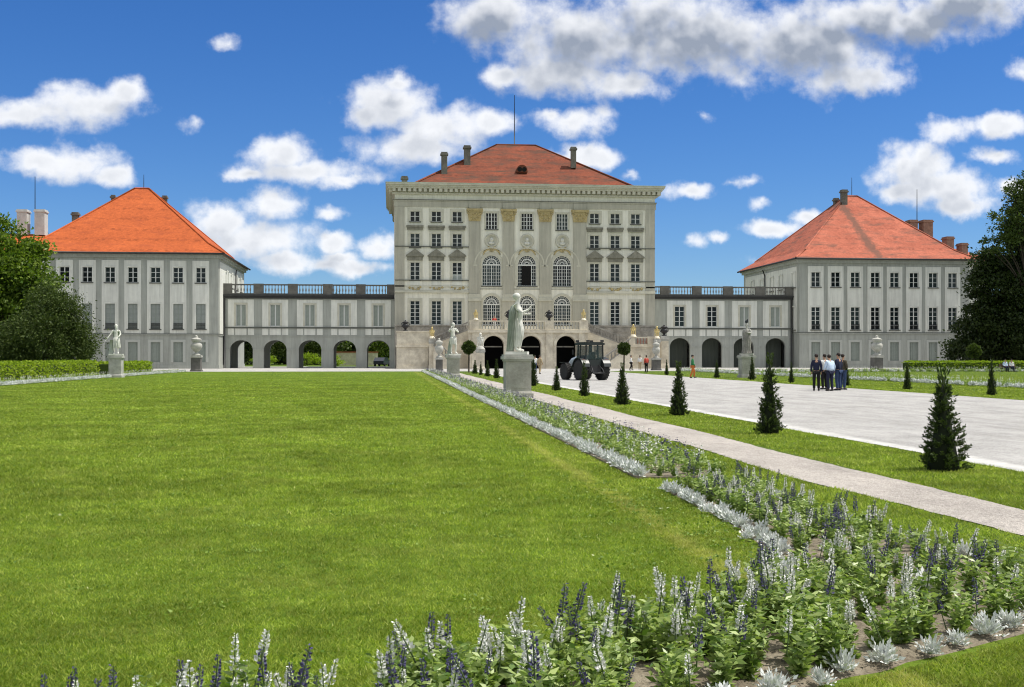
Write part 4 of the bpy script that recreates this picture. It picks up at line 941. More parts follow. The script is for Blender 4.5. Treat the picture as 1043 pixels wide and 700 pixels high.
# left and right: upper flight outwards, middle landing, lower flight back towards the middle
lL0, lL1 = PX(404, YS), PX(441, YS); rR0, rR1 = PX(640, YS), PX(667, YS)
flight(sx0, zl, lL1, zm_, YS+2.2, YS+5, 12, 'stair_flight'); flight(sx1, zl, rR0, zm_, YS+2.2, YS+5, 12, 'stair_flight')
for x0, x1, s in ((lL0, lL1, 0), (rR0, rR1, 1)):
    b = MB(); b.box(x0, x1, YS, YC-.03, 0, zm_); b.box(x0-.12, x1+.12, YS-.15, YS+.3, zm_-.25, zm_-.003)
    if not s:
        b.box(x0+.004, x1-.004, YS+.02, YS+.42, zm_, Zs(338.8)); b.box(x0-.1, x1+.1, YS-.08, YS+.5, Zs(338.8), Zs(337.4))
    b.build('podium', M['pinkstone'], stair)
    b = MB(); b.box(x0+1.6, x1-.6, YS-.06, YS+.01, .55, zm_-.6); b.box(x0+2.0, x1-1.0, YS-.09, YS-.055, .9, zm_-.95); b.box(x0-.05, x1+.05, YS-.12, YS+.01, 0, .35); b.build('podium_panel', M['pinkstone'], stair)
    if s: balustrade(x0, x1, YS+.2, zm_-.002, 1.15, [x0+.5, x1-.5], 'redstone', 'pinkstone', stair, .38)
flight(rR0, zm_-.1, PX(612, YS), .35, YS-1.6, YS-.02, 14, 'stair_flight')
flight(lL1, zm_-.1, PX(462, YS), .35, YS-1.6, YS-.02, 14, 'stair_flight')
for a, c in ((402.3, 477), (600, 666.8)):      # terrace parapet under the ground floor windows
    x0, x1 = PX(a, YC-1.2), PX(c, YC-1.2)
    b = MB(); b.box(x0, x1, YC-1.4, YC-.03, 0, Zc(339.5)); b.box(x0, x1, YC-1.4, YC-1.0, Zc(339.5), Zc(333)); b.box(x0-.1, x1+.1, YC-1.5, YC-.9, Zc(333), Zc(331.6))
    n = 4
    for i in range(n): b.box(x0+(x1-x0)*(i+.12)/n, x0+(x1-x0)*(i+.88)/n, YC-1.45, YC-1.39, Zc(338.5), Zc(334))
    b.build('terrace_parapet', M['greystone'], stair)
# ------------------------------------------------------------------ foliage
def leaf_quads(P, Nrm, size, asp=.55, droop=None, fold=True):
    """one folded leaf (4 verts, 2 triangles as quad) per point; P (n,3) positions, Nrm (n,3) leaf axis directions"""
    n = len(P); ax = Nrm/np.maximum(1e-6, np.linalg.norm(Nrm, axis=1))[:, None]
    r = NR.normal(size=(n, 3)); sd_ = np.cross(ax, r); sd_ /= np.maximum(1e-6, np.linalg.norm(sd_, axis=1))[:, None]
    up = np.cross(sd_, ax); s = np.asarray(size).reshape(-1, 1) if np.ndim(size) else np.full((n, 1), size)
    b = P; t = P + ax*s; m = P + ax*s*.45
    l = m + sd_*s*asp*.5 + up*s*.08; r_ = m - sd_*s*asp*.5 + up*s*.08
    V = np.stack([b, l, t, r_], 1).reshape(-1, 3)
    return V, np.arange(4*n).reshape(n, 4)
M['leafgreen'] = leafmat('broad_leaves', (.045,.095,.010), (.18,.25,.03), .35)
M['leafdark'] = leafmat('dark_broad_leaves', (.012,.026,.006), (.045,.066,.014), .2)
M['yew'] = leafmat('yew_needles', (.018,.038,.009), (.085,.12,.03), .2, .6, .2)
M['yewtree'] = leafmat('bushy_yew_needles', (.024,.046,.010), (.095,.13,.03), .2, .6, .2)
M['leafmid'] = leafmat('garden_tree_leaves', (.035,.065,.012), (.095,.13,.025), .3)
M['hedge'] = leafmat('hedge_leaves', (.13,.21,.012), (.36,.45,.040), .45)
M['hedgecore'] = mat('hedge_inner_twigs', (.05,.085,.010), .95, var=.5, vscale=6)
M['salvialeaf'] = leafmat('salvia_leaves', (.085,.165,.018), (.42,.51,.17), .3, .42, .5)
M['silver'] = leafmat('silver_felted_leaves', (.50,.53,.51), (.84,.85,.83), .03, .8, .1)
M['bluefl'] = leafmat('violet_blue_florets', (.04,.036,.085), (.16,.15,.30), .15, .7, .1)
M['whitefl'] = leafmat('white_florets', (.58,.58,.55), (.84,.84,.82), .05, .7, .1)
M['stem'] = mat('green_stem', (.08,.12,.04), .8)
def crown_points(ell, ncl, per, rcl, squash=.55):
    """leaf clumps spread through a union of ellipsoids, most of them near the surface"""
    vol = np.array([e[3]*e[4]*e[5] for e in ell])**.72; k = NR.choice(len(ell), ncl, p=vol/vol.sum())
    E = np.array(ell, float)[k]; d = NR.normal(size=(ncl, 3)); d /= np.linalg.norm(d, axis=1)[:, None]
    rr = NR.random(ncl)**.22; C = E[:, :3] + d*rr[:, None]*E[:, 3:]
    cr_ = rcl*(.6+.8*NR.random(ncl))
    q = NR.normal(size=(ncl, per, 3))*.5; q[:, :, 2] *= squash
    P = (C[:, None, :] + q*cr_[:, None, None]).reshape(-1, 3)
    out = np.repeat(d, per, 0)*.8 + NR.normal(size=(ncl*per, 3))*.7 + np.array([0, 0, -.25])
    return P, out, C
def tree(name, loc, ell, lab, cat, m, leaf=.3, ncl=260, per=110, rcl=1.3, group=None, trunk=.4, tz=None, squash=.55, asp=.6):
    root = empty(name, loc, lab, cat, group)
    P, D, C = crown_points(ell, ncl, per, rcl, squash); P[:, 2] = np.maximum(P[:, 2], .15)
    V, Fc = leaf_quads(P, D, leaf*(.6+.8*NR.random(len(P))), asp)
    link('crown', np_mesh('crown', V, Fc, M[m]), root)
    top = max(e[2] for e in ell); b = MB(); z1 = tz or min(e[2] for e in ell)
    b.tube([(0,0,-.1), (.1,.05,z1*.35), (-.05,.1,z1*.7), (.1,0,z1), (.2,.1,(z1+top)/2+1)], [trunk*1.25, trunk, trunk*.9, trunk*.75, trunk*.3], 9)
    for c in C[NR.choice(len(C), min(14, len(C)), replace=False)]:
        b.tube([(0, .05, z1*.75), (c[0]*.5, c[1]*.5, z1*.8+(c[2]-z1*.8)*.55), tuple(c)], [trunk*.4, trunk*.25, trunk*.06], 6)
    link('trunk', b.mesh('trunk', M['bark']), root)
    return root
# left: tall deciduous tree, with a smaller one and a dark yew in front of the pavilion
def at(px, Y, z=0): return (PX(px, Y), Y, z)
s = 1/ppm(20, 118)*1.0
def E(px, py, rpx, rpy, Y, base, dy=0):
    X = PX(px, Y); mm = ppm(px, Y); return (X-base[0], dy, PZ(py, X, Y), rpx*mm, rpx*mm*.9, rpy*mm)
bs = at(8, 122); Y = 122
tree('deciduous_tree', bs, [E(5,275,44,38,Y,bs), E(-8,248,26,26,Y,bs), E(12,236,10,14,Y,bs), E(30,295,28,28,Y,bs,-2), E(46,318,14,22,Y,bs,-1), E(-10,320,46,28,Y,bs), E(-55,290,60,70,Y,bs,3), E(20,270,16,16,Y,bs)],
     'tall broadleaf tree with light green top at the left edge', 'tree', 'leafgreen', .36, 330, 200, 1.35, trunk=.5, tz=4)
bs = at(48, 112); Y = 112
tree('yew_tree', bs, [E(46,345,34,28,Y,bs), E(58,325,20,26,Y,bs,1), E(20,352,26,20,Y,bs), E(72,350,18,22,Y,bs,1), E(40,312,16,22,Y,bs,2)],
     'dark bushy yew below the broadleaf tree at the left', 'tree', 'yewtree', .26, 260, 210, 1.0, trunk=.25, tz=1.2, squash=.9, asp=.35)
bs = at(87, 120); Y = 120
tree('clipped_shrub', bs, [E(85,357,8.5,9,Y,bs)], 'small rounded dark shrub beside the yew in front of the orange roofed pavilion', 'shrub', 'yew', .16, 60, 120, .35, trunk=.08, tz=.8, asp=.4)
bs = at(-45, 135); Y = 135
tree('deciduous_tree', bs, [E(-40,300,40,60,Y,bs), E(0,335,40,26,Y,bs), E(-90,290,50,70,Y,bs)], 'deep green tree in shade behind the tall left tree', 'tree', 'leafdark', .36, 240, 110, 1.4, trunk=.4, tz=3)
# right: big dark tree
bs = at(1050, 136); Y = 136
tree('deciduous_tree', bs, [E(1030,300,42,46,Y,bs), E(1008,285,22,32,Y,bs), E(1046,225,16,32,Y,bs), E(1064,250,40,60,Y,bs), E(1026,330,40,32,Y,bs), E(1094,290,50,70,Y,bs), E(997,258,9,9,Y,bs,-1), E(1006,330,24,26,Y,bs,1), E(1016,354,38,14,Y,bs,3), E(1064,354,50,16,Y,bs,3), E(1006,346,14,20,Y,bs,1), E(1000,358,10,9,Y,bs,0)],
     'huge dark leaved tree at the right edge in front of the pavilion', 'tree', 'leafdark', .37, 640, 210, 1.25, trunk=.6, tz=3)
bs = at(1048, 132); Y = 132
tree('deciduous_tree', bs, [E(1043,215,16,34,Y,bs), E(1026,228,15,18,Y,bs), E(1018,248,14,10,Y,bs), E(1060,200,22,30,Y,bs), E(1036,190,9,12,Y,bs)],
     'loose lighter green tree top rising above the dark right tree', 'tree', 'leafmid', .30, 120, 75, .95, trunk=.3, tz=12)
# garden trees seen through the open arches of the left gallery
for i, (px, Yg, h, wd, lab, mm_) in enumerate([(238, 215, 13, 5.5, 'garden tree filling the first arch from the left', 'leafdark'), (262, 232, 15, 6, 'garden tree between the first and second open arch', 'leafmid'), (290, 240, 14, 5, 'dark garden tree standing behind the second open arch', 'leafdark'),
        (318, 225, 12, 6, 'broad garden tree behind the third open arch', 'leafmid'), (345, 245, 15, 6, 'sunlit garden tree behind the fourth open arch', 'leafmid'), (372, 235, 14, 5.5, 'dark garden tree between fourth and fifth arch', 'leafdark'), (398, 215, 11, 5.5, 'bright garden tree behind the fifth open arch beside the palace', 'leafgreen')]):
    bs = at(px, Yg); tree('garden_tree', bs, [(0,0,h*.55,wd,wd,h*.42), (wd*.5,1,h*.4,wd*.7,wd*.7,h*.28), (-wd*.5,0,h*.42,wd*.7,wd*.7,h*.3), (0,0,h*.2,wd*.9,wd*.9,h*.17)], lab, 'tree', mm_, .5, 150, 60, 1.6, 'garden trees seen through the arches', .3, h*.3)
for i, (px, Yg, r, lab) in enumerate([(268, 205, 1.3, 'low garden bush seen through the second arch'), (312, 200, 1.5, 'low garden bush seen through the third arch'), (340, 202, 1.2, 'low garden bush seen through the fourth arch')]):
    bs = at(px, Yg); tree('garden_bush', bs, [(0,0,r*.7,r*1.6,r,r*.8)], lab, 'bush', 'hedge', .22, 40, 60, .5, 'garden bushes seen through the arches', .06, .4)
# garden wall behind the arches
gw = empty('garden_wall', at(362, 208), 'pale beige garden wall seen through the fourth arch', 'wall')
MB().box(-5, 4, 0, .4, 0, 2.3).build('wall_face', M['pinkstone'], gw, False); MB().box(-5.1, 4.1, -.1, .5, 2.3, 2.5).build('coping', M['roofpink'], gw, False)
# hedges
def hedge(name, pts, w, h, lab):
    """a clipped hedge along a ground polyline: a dark twig core and a skin of leaves"""
    root = empty(name, (*pts[0], 0), lab, 'hedge'); b = MB(); PP = []; DD = []
    for (xa, ya), (xb, yb) in zip(pts[:-1], pts[1:]):
        d = Vector((xb-xa, yb-ya)); L_ = d.length; d.normalize(); n = Vector((-d.y, d.x))
        q = [(xa+n.x*w*.42, ya+n.y*w*.42), (xa-n.x*w*.42, ya-n.y*w*.42), (xb-n.x*w*.42, yb-n.y*w*.42), (xb+n.x*w*.42, yb+n.y*w*.42)]
        b.slab([(x-pts[0][0], y-pts[0][1]) for x, y in q], 0, h*.93)
        for nn, fx in ((int(L_*h*150), 's'), (int(L_*w*150), 't')):
            t = NR.random(nn)*L_
            if fx == 's':
                sgn = np.sign(NR.random(nn)-.5); z = NR.random(nn)*h; o = sgn*w/2*(1+NR.normal(size=nn)*.05+.05*np.sin(t*2.1)); dv = np.c_[n.x*sgn, n.y*sgn, np.zeros(nn)]
            else:
                z = h*(1+NR.normal(size=nn)*.035+.02*np.sin(t*1.7)); o = (NR.random(nn)-.5)*w; dv = np.tile([0, 0, 1.], (nn, 1))
            PP.append(np.c_[xa+d.x*t+n.x*o-pts[0][0], ya+d.y*t+n.y*o-pts[0][1], z]); DD.append(dv + NR.normal(size=(nn, 3))*.75)
    V, Fc = leaf_quads(np.concatenate(PP), np.concatenate(DD), .16*(.6+.8*NR.random(sum(map(len, PP)))), .6)
    link('foliage', np_mesh('foliage', V, Fc, M['hedge']), root); link('twig_core', b.mesh('twig_core', M['hedgecore']), root)
hedge('clipped_hedge', [(-24.8, 50), (-24.6, 72), (-24.2, 96)], 1.3, 1.15, 'bright green clipped hedge along the left edge of the lawn')
hedge('clipped_hedge', [(-23.9, 98.5), (-23.2, 112)], 1.3, 1.05, 'short bright green hedge between the left statue and the urn')
hedge('clipped_hedge', [at(922, 122)[:2], at(1120, 122)[:2]], 1.4, 1.0, 'long clipped hedge in front of the dark tree at the right')
# clipped conical yews
def cone_mesh(h, r, nsp, leaf, seed):
    """a clipped cone grown from outward-pointing sprays, bushier at the foot, with a loose leading tuft"""
    P = []; D = []; S = []
    for k in range(nsp):
        u = 1-math.sqrt(rnd.random()); z = h*.92*u+.02; a = rnd.uniform(0, 6.28)
        rr = r*max(.13, (1-(z/h)**.62))*(1+.22*math.sin(a*3+seed)+.16*math.sin(z*8+a*2+seed*2))*rnd.uniform(.62, 1.0)
        up = rnd.uniform(.35, 1.3) + (1.2 if z > h*.75 else 0); ax = Vector((math.cos(a), math.sin(a), up)).normalized(); L_ = rnd.uniform(.07, .15)*(1.0 if z < h*.7 else .8)
        o = Vector((rr*math.cos(a)*.8, rr*math.sin(a)*.8, z))
        for q in range(24):
            t = rnd.random(); side = Vector((rnd.gauss(0, 1), rnd.gauss(0, 1), rnd.gauss(0, 1))).normalized()
            P.append(tuple(o+ax*L_*t)); D.append(tuple(ax*.9+side*.75)); S.append(leaf*rnd.uniform(.5, 1.2)*(1.15-.5*t))
    for q in range(90):      # leading tuft
        a = rnd.uniform(0, 6.28); t = rnd.random(); P.append((.03*math.cos(a)*(1+t), .03*math.sin(a)*(1+t), h*(.84+.14*t))); D.append((math.cos(a)*.5, math.sin(a)*.5, 1.0)); S.append(leaf*rnd.uniform(.8, 1.5))
    return leaf_quads(np.array(P), np.array(D), np.array(S), .3)
M['yewcore'] = mat('yew_inner_twigs', (.014,.020,.008), .95)
def PP(px, py):      # a point on the ground from its place in the photograph
    zc_ = F*EYE/(py-HY); u = (px-CX)/F; return (ST*zc_ + CT*u*zc_, CT*zc_ - ST*u*zc_)
cone_f = []
for k, (h, r) in enumerate(((1.42,.37), (1.66,.35), (1.42,.34))):
    V, Fc = cone_mesh(h, r, 300, .058, k*2.1+1); fm_ = np_mesh('foliage', V, Fc, M['yew'])
    b = MB().lathe([(r*.55, .0), (r*.36, h*.3), (r*.14, h*.7), (.012, h*.93)], (0,0,0), 10); cone_f.append((h, fm_, b.mesh('twig_core', M['yewcore'])))
def cone(X, Y, k, h, lab, grp, wide=1.0):
    h0, fm_, tm = cone_f[k % 3]; rt = empty('conical_yew', (X, Y, 0), lab, 'yew', grp, rnd.uniform(0, 6.28)); s_ = h/h0
    rt.scale = (s_*wide, s_*wide, s_); link('foliage', fm_, rt); link('twig_core', tm, rt)
ORD = ['nearest', 'second nearest', 'third nearest', 'fourth nearest', 'fifth nearest', 'sixth nearest', 'seventh', 'eighth', 'ninth', 'tenth', 'eleventh', 'twelfth']
for i, (Yc, h, wd) in enumerate([((961,479.5),1.46,1.12), ((784,442),1.72,1.0), ((691,423.3),1.52,.9), ((634,412.5),1.42,.92), ((595,403.8),1.5,.9), ((567,398),1.15,.95), (63.5,1.7,.75), (78,1.5,.9), (86,1.45,.9), (94,1.3,.9), (101,1.2,.9), (108,1.3,1.1)]):
    Yc = Yc; lab = 'spiky dark conical yew nearest the camera on the path strip' if i == 0 else 'conical yew on the strip beside the path, ' + ORD[i] + ' from the camera in its row'
    cxy = PP(*Yc) if isinstance(Yc, tuple) else (7.9, Yc)
    cone(cxy[0], cxy[1], i, h, lab, 'conical yews between path and gravel avenue', wd)
for i, (pp, h) in enumerate([((1010,402.6),1.55), ((924,396.8),1.35), ((862,393),1.4), ((806,390),1.3), ((766,387),1.6), ((730,385),1.35), ((679,382),1.4)]):
    cone(*PP(*pp), i+1, h, 'conical yew across the gravel avenue on the far grass strip, ' + ORD[i] + ' in its row', 'conical yews beyond the gravel avenue', .78)
def ball_tree(X, Y, zc, r, lab, grp, lm='yew'):
    n = 2600; d = NR.normal(size=(n, 3)); d /= np.linalg.norm(d, axis=1)[:, None]
    P = d*r*(.80+.16*NR.random(n)+.10*np.sin(d[:,0]*7+2)*np.sin(d[:,2]*6+X))[:, None] + [0, 0, zc]; V, Fc = leaf_quads(P, d+NR.normal(size=(n, 3))*.8, .17*(.6+.8*NR.random(n)), .55)
    rt = empty('ball_tree', (X, Y, 0), lab, 'topiary', grp); link('crown', np_mesh('crown', V, Fc, M[lm]), rt)
    cb_ = MB().ball((0, 0, zc), r*.84, 14); link('twig_core', cb_.mesh('twig_core', M['yewcore']), rt)
    b = MB().tube([(0,0,0), (.02,.01,zc-r*.8)], [.09,.07], 8); link('trunk', b.mesh('trunk', M['bark']), rt)
    return rt
X = PX(477.5, 117); ball_tree(X, 117, PZ(354, X, 117), .64, 'ball shaped topiary tree in front of the left stair', 'ball topiary trees before the staircase')
X = PX(635.5, 117); ball_tree(X, 117, PZ(355.3, X, 117), .60, 'ball shaped topiary tree right of the tractor', 'ball topiary trees before the staircase')
X = PX(992, 124.5); ball_tree(X, 124.5, PZ(357.5, X, 124.5), .8, 'round clipped pale green ball tree behind the right hedge', None, 'leafmid')
# ------------------------------------------------------------------ bedding plants
def salvia_foliage(n_st=9, low=False):
    P = []; D = []; S = []
    for k in range(n_st):
        a = rnd.uniform(0, 6.28); lean = rnd.uniform(.0, .5); h = rnd.uniform(.17, .28)
        for j in range(4 if low else 8):
            t = (j+.6)/(4 if low else 8); bx, by, bz = math.cos(a)*lean*h*t, math.sin(a)*lean*h*t, h*t
            for q in range(2 if low else 3):
                aa = rnd.uniform(0, 6.28); P.append((bx, by, bz)); D.append((math.cos(aa), math.sin(aa), rnd.uniform(-.15, .8))); S.append((.085 if low else .060)*rnd.uniform(.65, 1.25)*(1.15-.4*t))
    return leaf_quads(np.array(P), np.array(D), np.array(S), .42)
def spike_mesh(L_=.17, n=92, size=.0175):
    t = np.sort(NR.random(n)); a = NR.random(n)*6.28; r = .009*(1-.5*t)
    P = np.c_[r*np.cos(a), r*np.sin(a), .14 + t*L_]; D = np.c_[np.cos(a), np.sin(a), .5+.5*NR.random(n)]
    V, Fc = leaf_quads(P, D, size*(1.1-.55*t)*(.8+.4*NR.random(n)), .75)
    b = MB().tube([(0,0,0), (.004,0,.12), (0,.003,.14+L_*.98)], [.004,.0035,.002], 5); nv = len(V)
    bv = np.array(b.v); bf = [f for f in b.f if len(f) == 4]
    return V, Fc, bv, np.array(bf)
sal_f = []
for k in range(6):
    V, Fc = salvia_foliage(); sal_f.append(np_mesh('foliage', V, Fc, M['salvialeaf']))
sal_s = {'bluefl': [], 'whitefl': []}
for c in sal_s:
    for k in range(4):
        V, Fc, bv, bf = spike_mesh(rnd.uniform(.12, .19)); mi = np.r_[np.zeros(len(Fc)), np.ones(len(bf))]
        sal_s[c].append(np_mesh('flower_spike', np.r_[V, bv], np.r_[Fc, bf+len(V)], [M[c], M['stem']], mi=mi))
def salvia(X, Y, s_, c, lab, grp, nsp):
    nsp += (rnd.random() < .3); rt = empty('salvia_plant', (X, Y, .015), lab, 'salvia', grp, rnd.uniform(0, 6.28)); w_ = rnd.uniform(1.0, 1.25); rt.scale = (s_*w_, s_*w_, s_)
    link('foliage', rnd.choice(sal_f), rt)
    for k in range(nsp):
        a = rnd.uniform(0, 6.28); r = rnd.uniform(.01, .11); z = rnd.uniform(.0, .16); q = rnd.uniform(.7, 1.05)
        link('flower_spike', rnd.choice(sal_s[c]), rt, (r*math.cos(a), r*math.sin(a), z), (rnd.gauss(0, .17), rnd.gauss(0, .17), rnd.uniform(0, 6.28)), (q*1.1, q*1.1, q))
mil_f = []
for k in range(4):      # silver ragwort: a rosette of lobed felted leaves
    P = []; D = []; S = []
    for j in range(44):
        a = rnd.uniform(0, 6.28); el = rnd.uniform(.15, 1.4); L_ = rnd.uniform(.05, .12); c_, s_ = math.cos(a)*math.cos(el), math.sin(a)*math.cos(el); z = math.sin(el)
        for t in (.35, .6, .8, 1.0):
            for sgn in ((-1, 1) if t < 1 else (0,)):
                P.append((c_*L_*t, s_*L_*t, z*L_*t+.01)); aa = a + sgn*.8; D.append((math.cos(aa)*math.cos(el), math.sin(aa)*math.cos(el), z+rnd.uniform(-.1,.2))); S.append(.034*rnd.uniform(.7, 1.2))
    V, Fc = leaf_quads(np.array(P), np.array(D), np.array(S), .5); mil_f.append(np_mesh('silver_ragwort', V, Fc, M['silver']))
def miller(X, Y, s_, lab, grp):
    o = link('silver_ragwort', rnd.choice(mil_f), None, (X, Y, .012), (rnd.uniform(-.1,.1), rnd.uniform(-.1,.1), rnd.uniform(0, 6.28)), (s_, s_, s_*rnd.uniform(.85, 1.2))); tag(o, lab, 'silver ragwort', grp)
n_s = n_m = 0
# near bed, along the curve
LB = {'bluefl': ('violet blue salvia plant in the curved bed in the foreground', 'blue salvias in the curved foreground bed'), 'whitefl': ('white flowering salvia plant in the curved bed in the foreground', 'white salvias in the curved foreground bed')}
NT = 62
for i in range(NT):
    t = (i+.5)/NT
    wide = t > .42
    rows = ((.06, .21, .36, .51, .66, .79) if wide else (.24, .42, .60, .78))
    for v in rows:
        if rnd.random() < (.06 if v < .5 else .12): continue
        p = bedpt(t+rnd.uniform(-.006,.006), v+rnd.uniform(-.06,.06)); c = 'whitefl' if rnd.random() < .6 else 'bluefl'
        salvia(p[0], p[1], (rnd.uniform(.85, 1.15) if wide else rnd.uniform(.7, .95)), c, *LB[c], nsp=rnd.choice((1,1,2,2,3,4)) if v < .3 else rnd.choice((0,0,0,1,1,2)) if wide else rnd.choice((0,1,1,2,3))); n_s += 1
for i in range(46):
    t = (i+.5)/46
    if t < .46:
        for k in range(2):
            p = bedpt(t+.011*k, .06+rnd.uniform(-.05,.07)); miller(p[0], p[1], rnd.uniform(.55,1.1), 'silver leaved ragwort on the lawn edge of the foreground bed', 'silver ragwort edging the foreground bed'); n_m += 1
        if rnd.random() < .55: p = bedpt(t, .95); miller(p[0], p[1], rnd.uniform(.8,1.1), 'silver leaved ragwort on the lawn edge of the foreground bed', 'silver ragwort edging the foreground bed'); n_m += 1
    else:
        if rnd.random() < .85: p = bedpt(t, .925+rnd.uniform(-.04,.04)); miller(p[0], p[1], rnd.uniform(.6,1.05), 'silver leaved ragwort spaced out on the bare soil margin of the foreground bed', 'silver ragwort on the bare soil margin'); n_m += 1
        if rnd.random() < .25: p = bedpt(t, rnd.uniform(.02,.55)); miller(p[0], p[1], rnd.uniform(1,1.4), 'silver leaved ragwort growing among salvias in the foreground bed', 'silver ragwort among the foreground salvias'); n_m += 1
# long bed: the nearest plants are individuals, the rest is one mass
LF = {'bluefl': ('violet blue salvia plant in the near end of the long straight bed', 'blue salvias in the long bed'), 'whitefl': ('white flowering salvia plant in the near end of the long straight bed', 'white salvias in the long bed')}
Y = 15.3; stuffV = []; stuffF = {}; far_pts = []
while Y < 123:
    for v in (.30, .48, .66, .84, .96):
        X = BX0 + (BX1-BX0)*v + rnd.uniform(-.06, .06); y = Y + rnd.uniform(-.1, .1); c = 'whitefl' if rnd.random() < .5 else 'bluefl'
        if n_s < 298: salvia(X, y, rnd.uniform(.7, .95), c, *LF[c], nsp=rnd.choice((0,1,1,2,2))); n_s += 1
        else: far_pts.append((X, y, rnd.uniform(.75, 1.0), c))
    Y += .31
mpts = []; Y = 15.25
while Y < 123:
    X = BX0 + .1 + rnd.uniform(-.05, .05)
    if n_m < 298: miller(X, Y, rnd.uniform(1.0, 1.35), 'silver leaved ragwort in the white edging row of the long bed', 'silver ragwort edging the long bed'); n_m += 1
    else: mpts.append((X, Y, rnd.uniform(.75, 1.1)))
    Y += .2 if n_m < 298 else .24
def mass(name, protos, pts, mats, lab, cat):
    """many small plants merged into one uncountable mass"""
    Vs = []; Fs = []; Ms = []; off_ = 0
    for X, Y, s_, kinds in pts:
        a = rnd.uniform(0, 6.28); ca, sa = math.cos(a)*s_, math.sin(a)*s_
        for V, Fc, mi in kinds:
            W = np.c_[V[:,0]*ca - V[:,1]*sa + X, V[:,0]*sa + V[:,1]*ca + Y, V[:,2]*s_ + .02]
            Vs.append(W); Fs.append(Fc+off_); Ms.append(np.full(len(Fc), mi)); off_ += len(V)
    o = link(name, np_mesh(name, np.concatenate(Vs), np.concatenate(Fs), mats, mi=np.concatenate(Ms))); return tag(o, lab, cat, kind='stuff')
lowf = []
for k in range(5):
    V, Fc = salvia_foliage(6, True); lowf.append((V, Fc, 0))
def lows(mi):
    V, Fc, bv, bf = spike_mesh(.16, 12, .030); V = V*[1.2, 1.2, 1]; V[:, 2] += rnd.uniform(.06, .2); V[:, 0] += rnd.uniform(-.09, .09); V[:, 1] += rnd.uniform(-.09, .09); return (V, Fc, mi)
spk = {'bluefl': [lows(1) for k in range(10)], 'whitefl': [lows(2) for k in range(10)]}
mass('salvia_bedding', None, [(X, y, s_, [rnd.choice(lowf)] + rnd.sample(spk[c], rnd.choice((0,1,1,2)))) for X, y, s_, c in far_pts], [M['salvialeaf'], M['bluefl'], M['whitefl']], 'blue and white salvia bedding receding along the long flower bed', 'flower bedding')
def mil_low():
    P = []; D = []
    for j in range(34):
        a = rnd.uniform(0, 6.28); el = rnd.uniform(.1, 1.4); P.append((.03*math.cos(a), .03*math.sin(a), .02+.05*el)); D.append((math.cos(a)*math.cos(el), math.sin(a)*math.cos(el), math.sin(el)))
    V, Fc = leaf_quads(np.array(P), np.array(D), .14*(.7+.5*NR.random(34)), .4); return (V, Fc, 0)
ml = [mil_low() for k in range(5)]
if mpts: mass('silver_edging', None, [(X, y, s_, [rnd.choice(ml)]) for X, y, s_ in mpts], [M['silver']], 'silver white ragwort edging along the far part of the long bed', 'flower edging')
# far beds: along the left border of the lawn, and two on the right lawn
fp = [];
Y = 48
while Y < 123:
    for k in range(2): fp.append((-21.6 + .18*k + rnd.uniform(-.1,.1), Y+rnd.uniform(-.1,.1), 1.1, [rnd.choice(ml)]))
    for k in range(2): fp.append((-22.2 + rnd.uniform(-.3,.3), Y+rnd.uniform(-.1,.1), 1.0, [rnd.choice(lowf), rnd.choice(spk['whitefl'])]))
    Y += .3
fp2 = [(X, y, s_, [(V, Fc, 3 if k[0][2] == 0 and len(k) == 1 and len(V) == 34*4 else mi) for V, Fc, mi in k]) for X, y, s_, k in fp]
mass('border_flowers', None, fp2, [M['salvialeaf'], M['bluefl'], M['whitefl'], M['silver']], 'narrow white flower border at the left edge of the lawn', 'flower border')
fp = []
for n_, x0, x1, sl in ((620, 32.2, 33.0, 0), ):
    for i in range(n_):
        y = 50 + 75*rnd.random(); fp.append((rnd.uniform(x0, x1), y, 1.2, [rnd.choice(lowf)] + rnd.sample(spk['whitefl'], rnd.choice((0,1,1)))))
    for i in range(260): fp.append((x0-.25+rnd.uniform(-.15,.15), 50+75*rnd.random(), 1.35, [(V, Fc, 3) for V, Fc, mi in [rnd.choice(ml)]]))
mass('salvia_bedding', None, fp, [M['salvialeaf'], M['bluefl'], M['whitefl'], M['silver']], 'pale flower bed on the lawn beyond the gravel avenue', 'flower bedding')
fp = []
for i in range(700):
    x = rnd.uniform(36, 75); fp.append((x, 116+rnd.uniform(-.5, .5), 1.3, [(V, Fc, 3) for V, Fc, mi in [rnd.choice(ml)]] if rnd.random() < .3 else [rnd.choice(lowf)] + rnd.sample(spk['whitefl'], 1)))
mass('salvia_bedding', None, fp, [M['salvialeaf'], M['bluefl'], M['whitefl'], M['silver']], 'thin pale flower row in front of the far right hedge', 'flower bedding')

# clover and daisy leaves scattered in the near lawn (uncountable)
cp = []; cd = []; cs_ = []
for k in range(150):
    y = rnd.uniform(5.8, 20); x = rnd.uniform(-.32*y, 3.2) if k < 80 else 3.2 - abs(rnd.gauss(0, .5))
    if k >= 80: y = rnd.uniform(8.8, 15)
    if inpoly(np.array([x]), np.array([y]), BEDPOLY)[0]: continue
    for q in range(rnd.randint(10, 30)):
        a = rnd.uniform(0, 6.28); r = abs(rnd.gauss(0, .09)); cp.append((x+r*1.6*math.cos(a), y+r*math.sin(a), rnd.uniform(.014, .03))); aa = rnd.uniform(0, 6.28); cd.append((math.cos(aa), math.sin(aa), rnd.uniform(-.1, .5))); cs_.append(rnd.uniform(.018, .034))
V, Fc = leaf_quads(np.array(cp), np.array(cd), np.array(cs_), .8)
M['clover'] = leafmat('clover_leaves', (.09,.17,.016), (.28,.38,.07), .3, .5, .3, fleck=(.72,.70,.5))
tag(link('lawn_clover', np_mesh('lawn_clover', V, Fc, M['clover'])), 'clover and small weeds scattered in the near lawn', 'clover', kind='stuff')

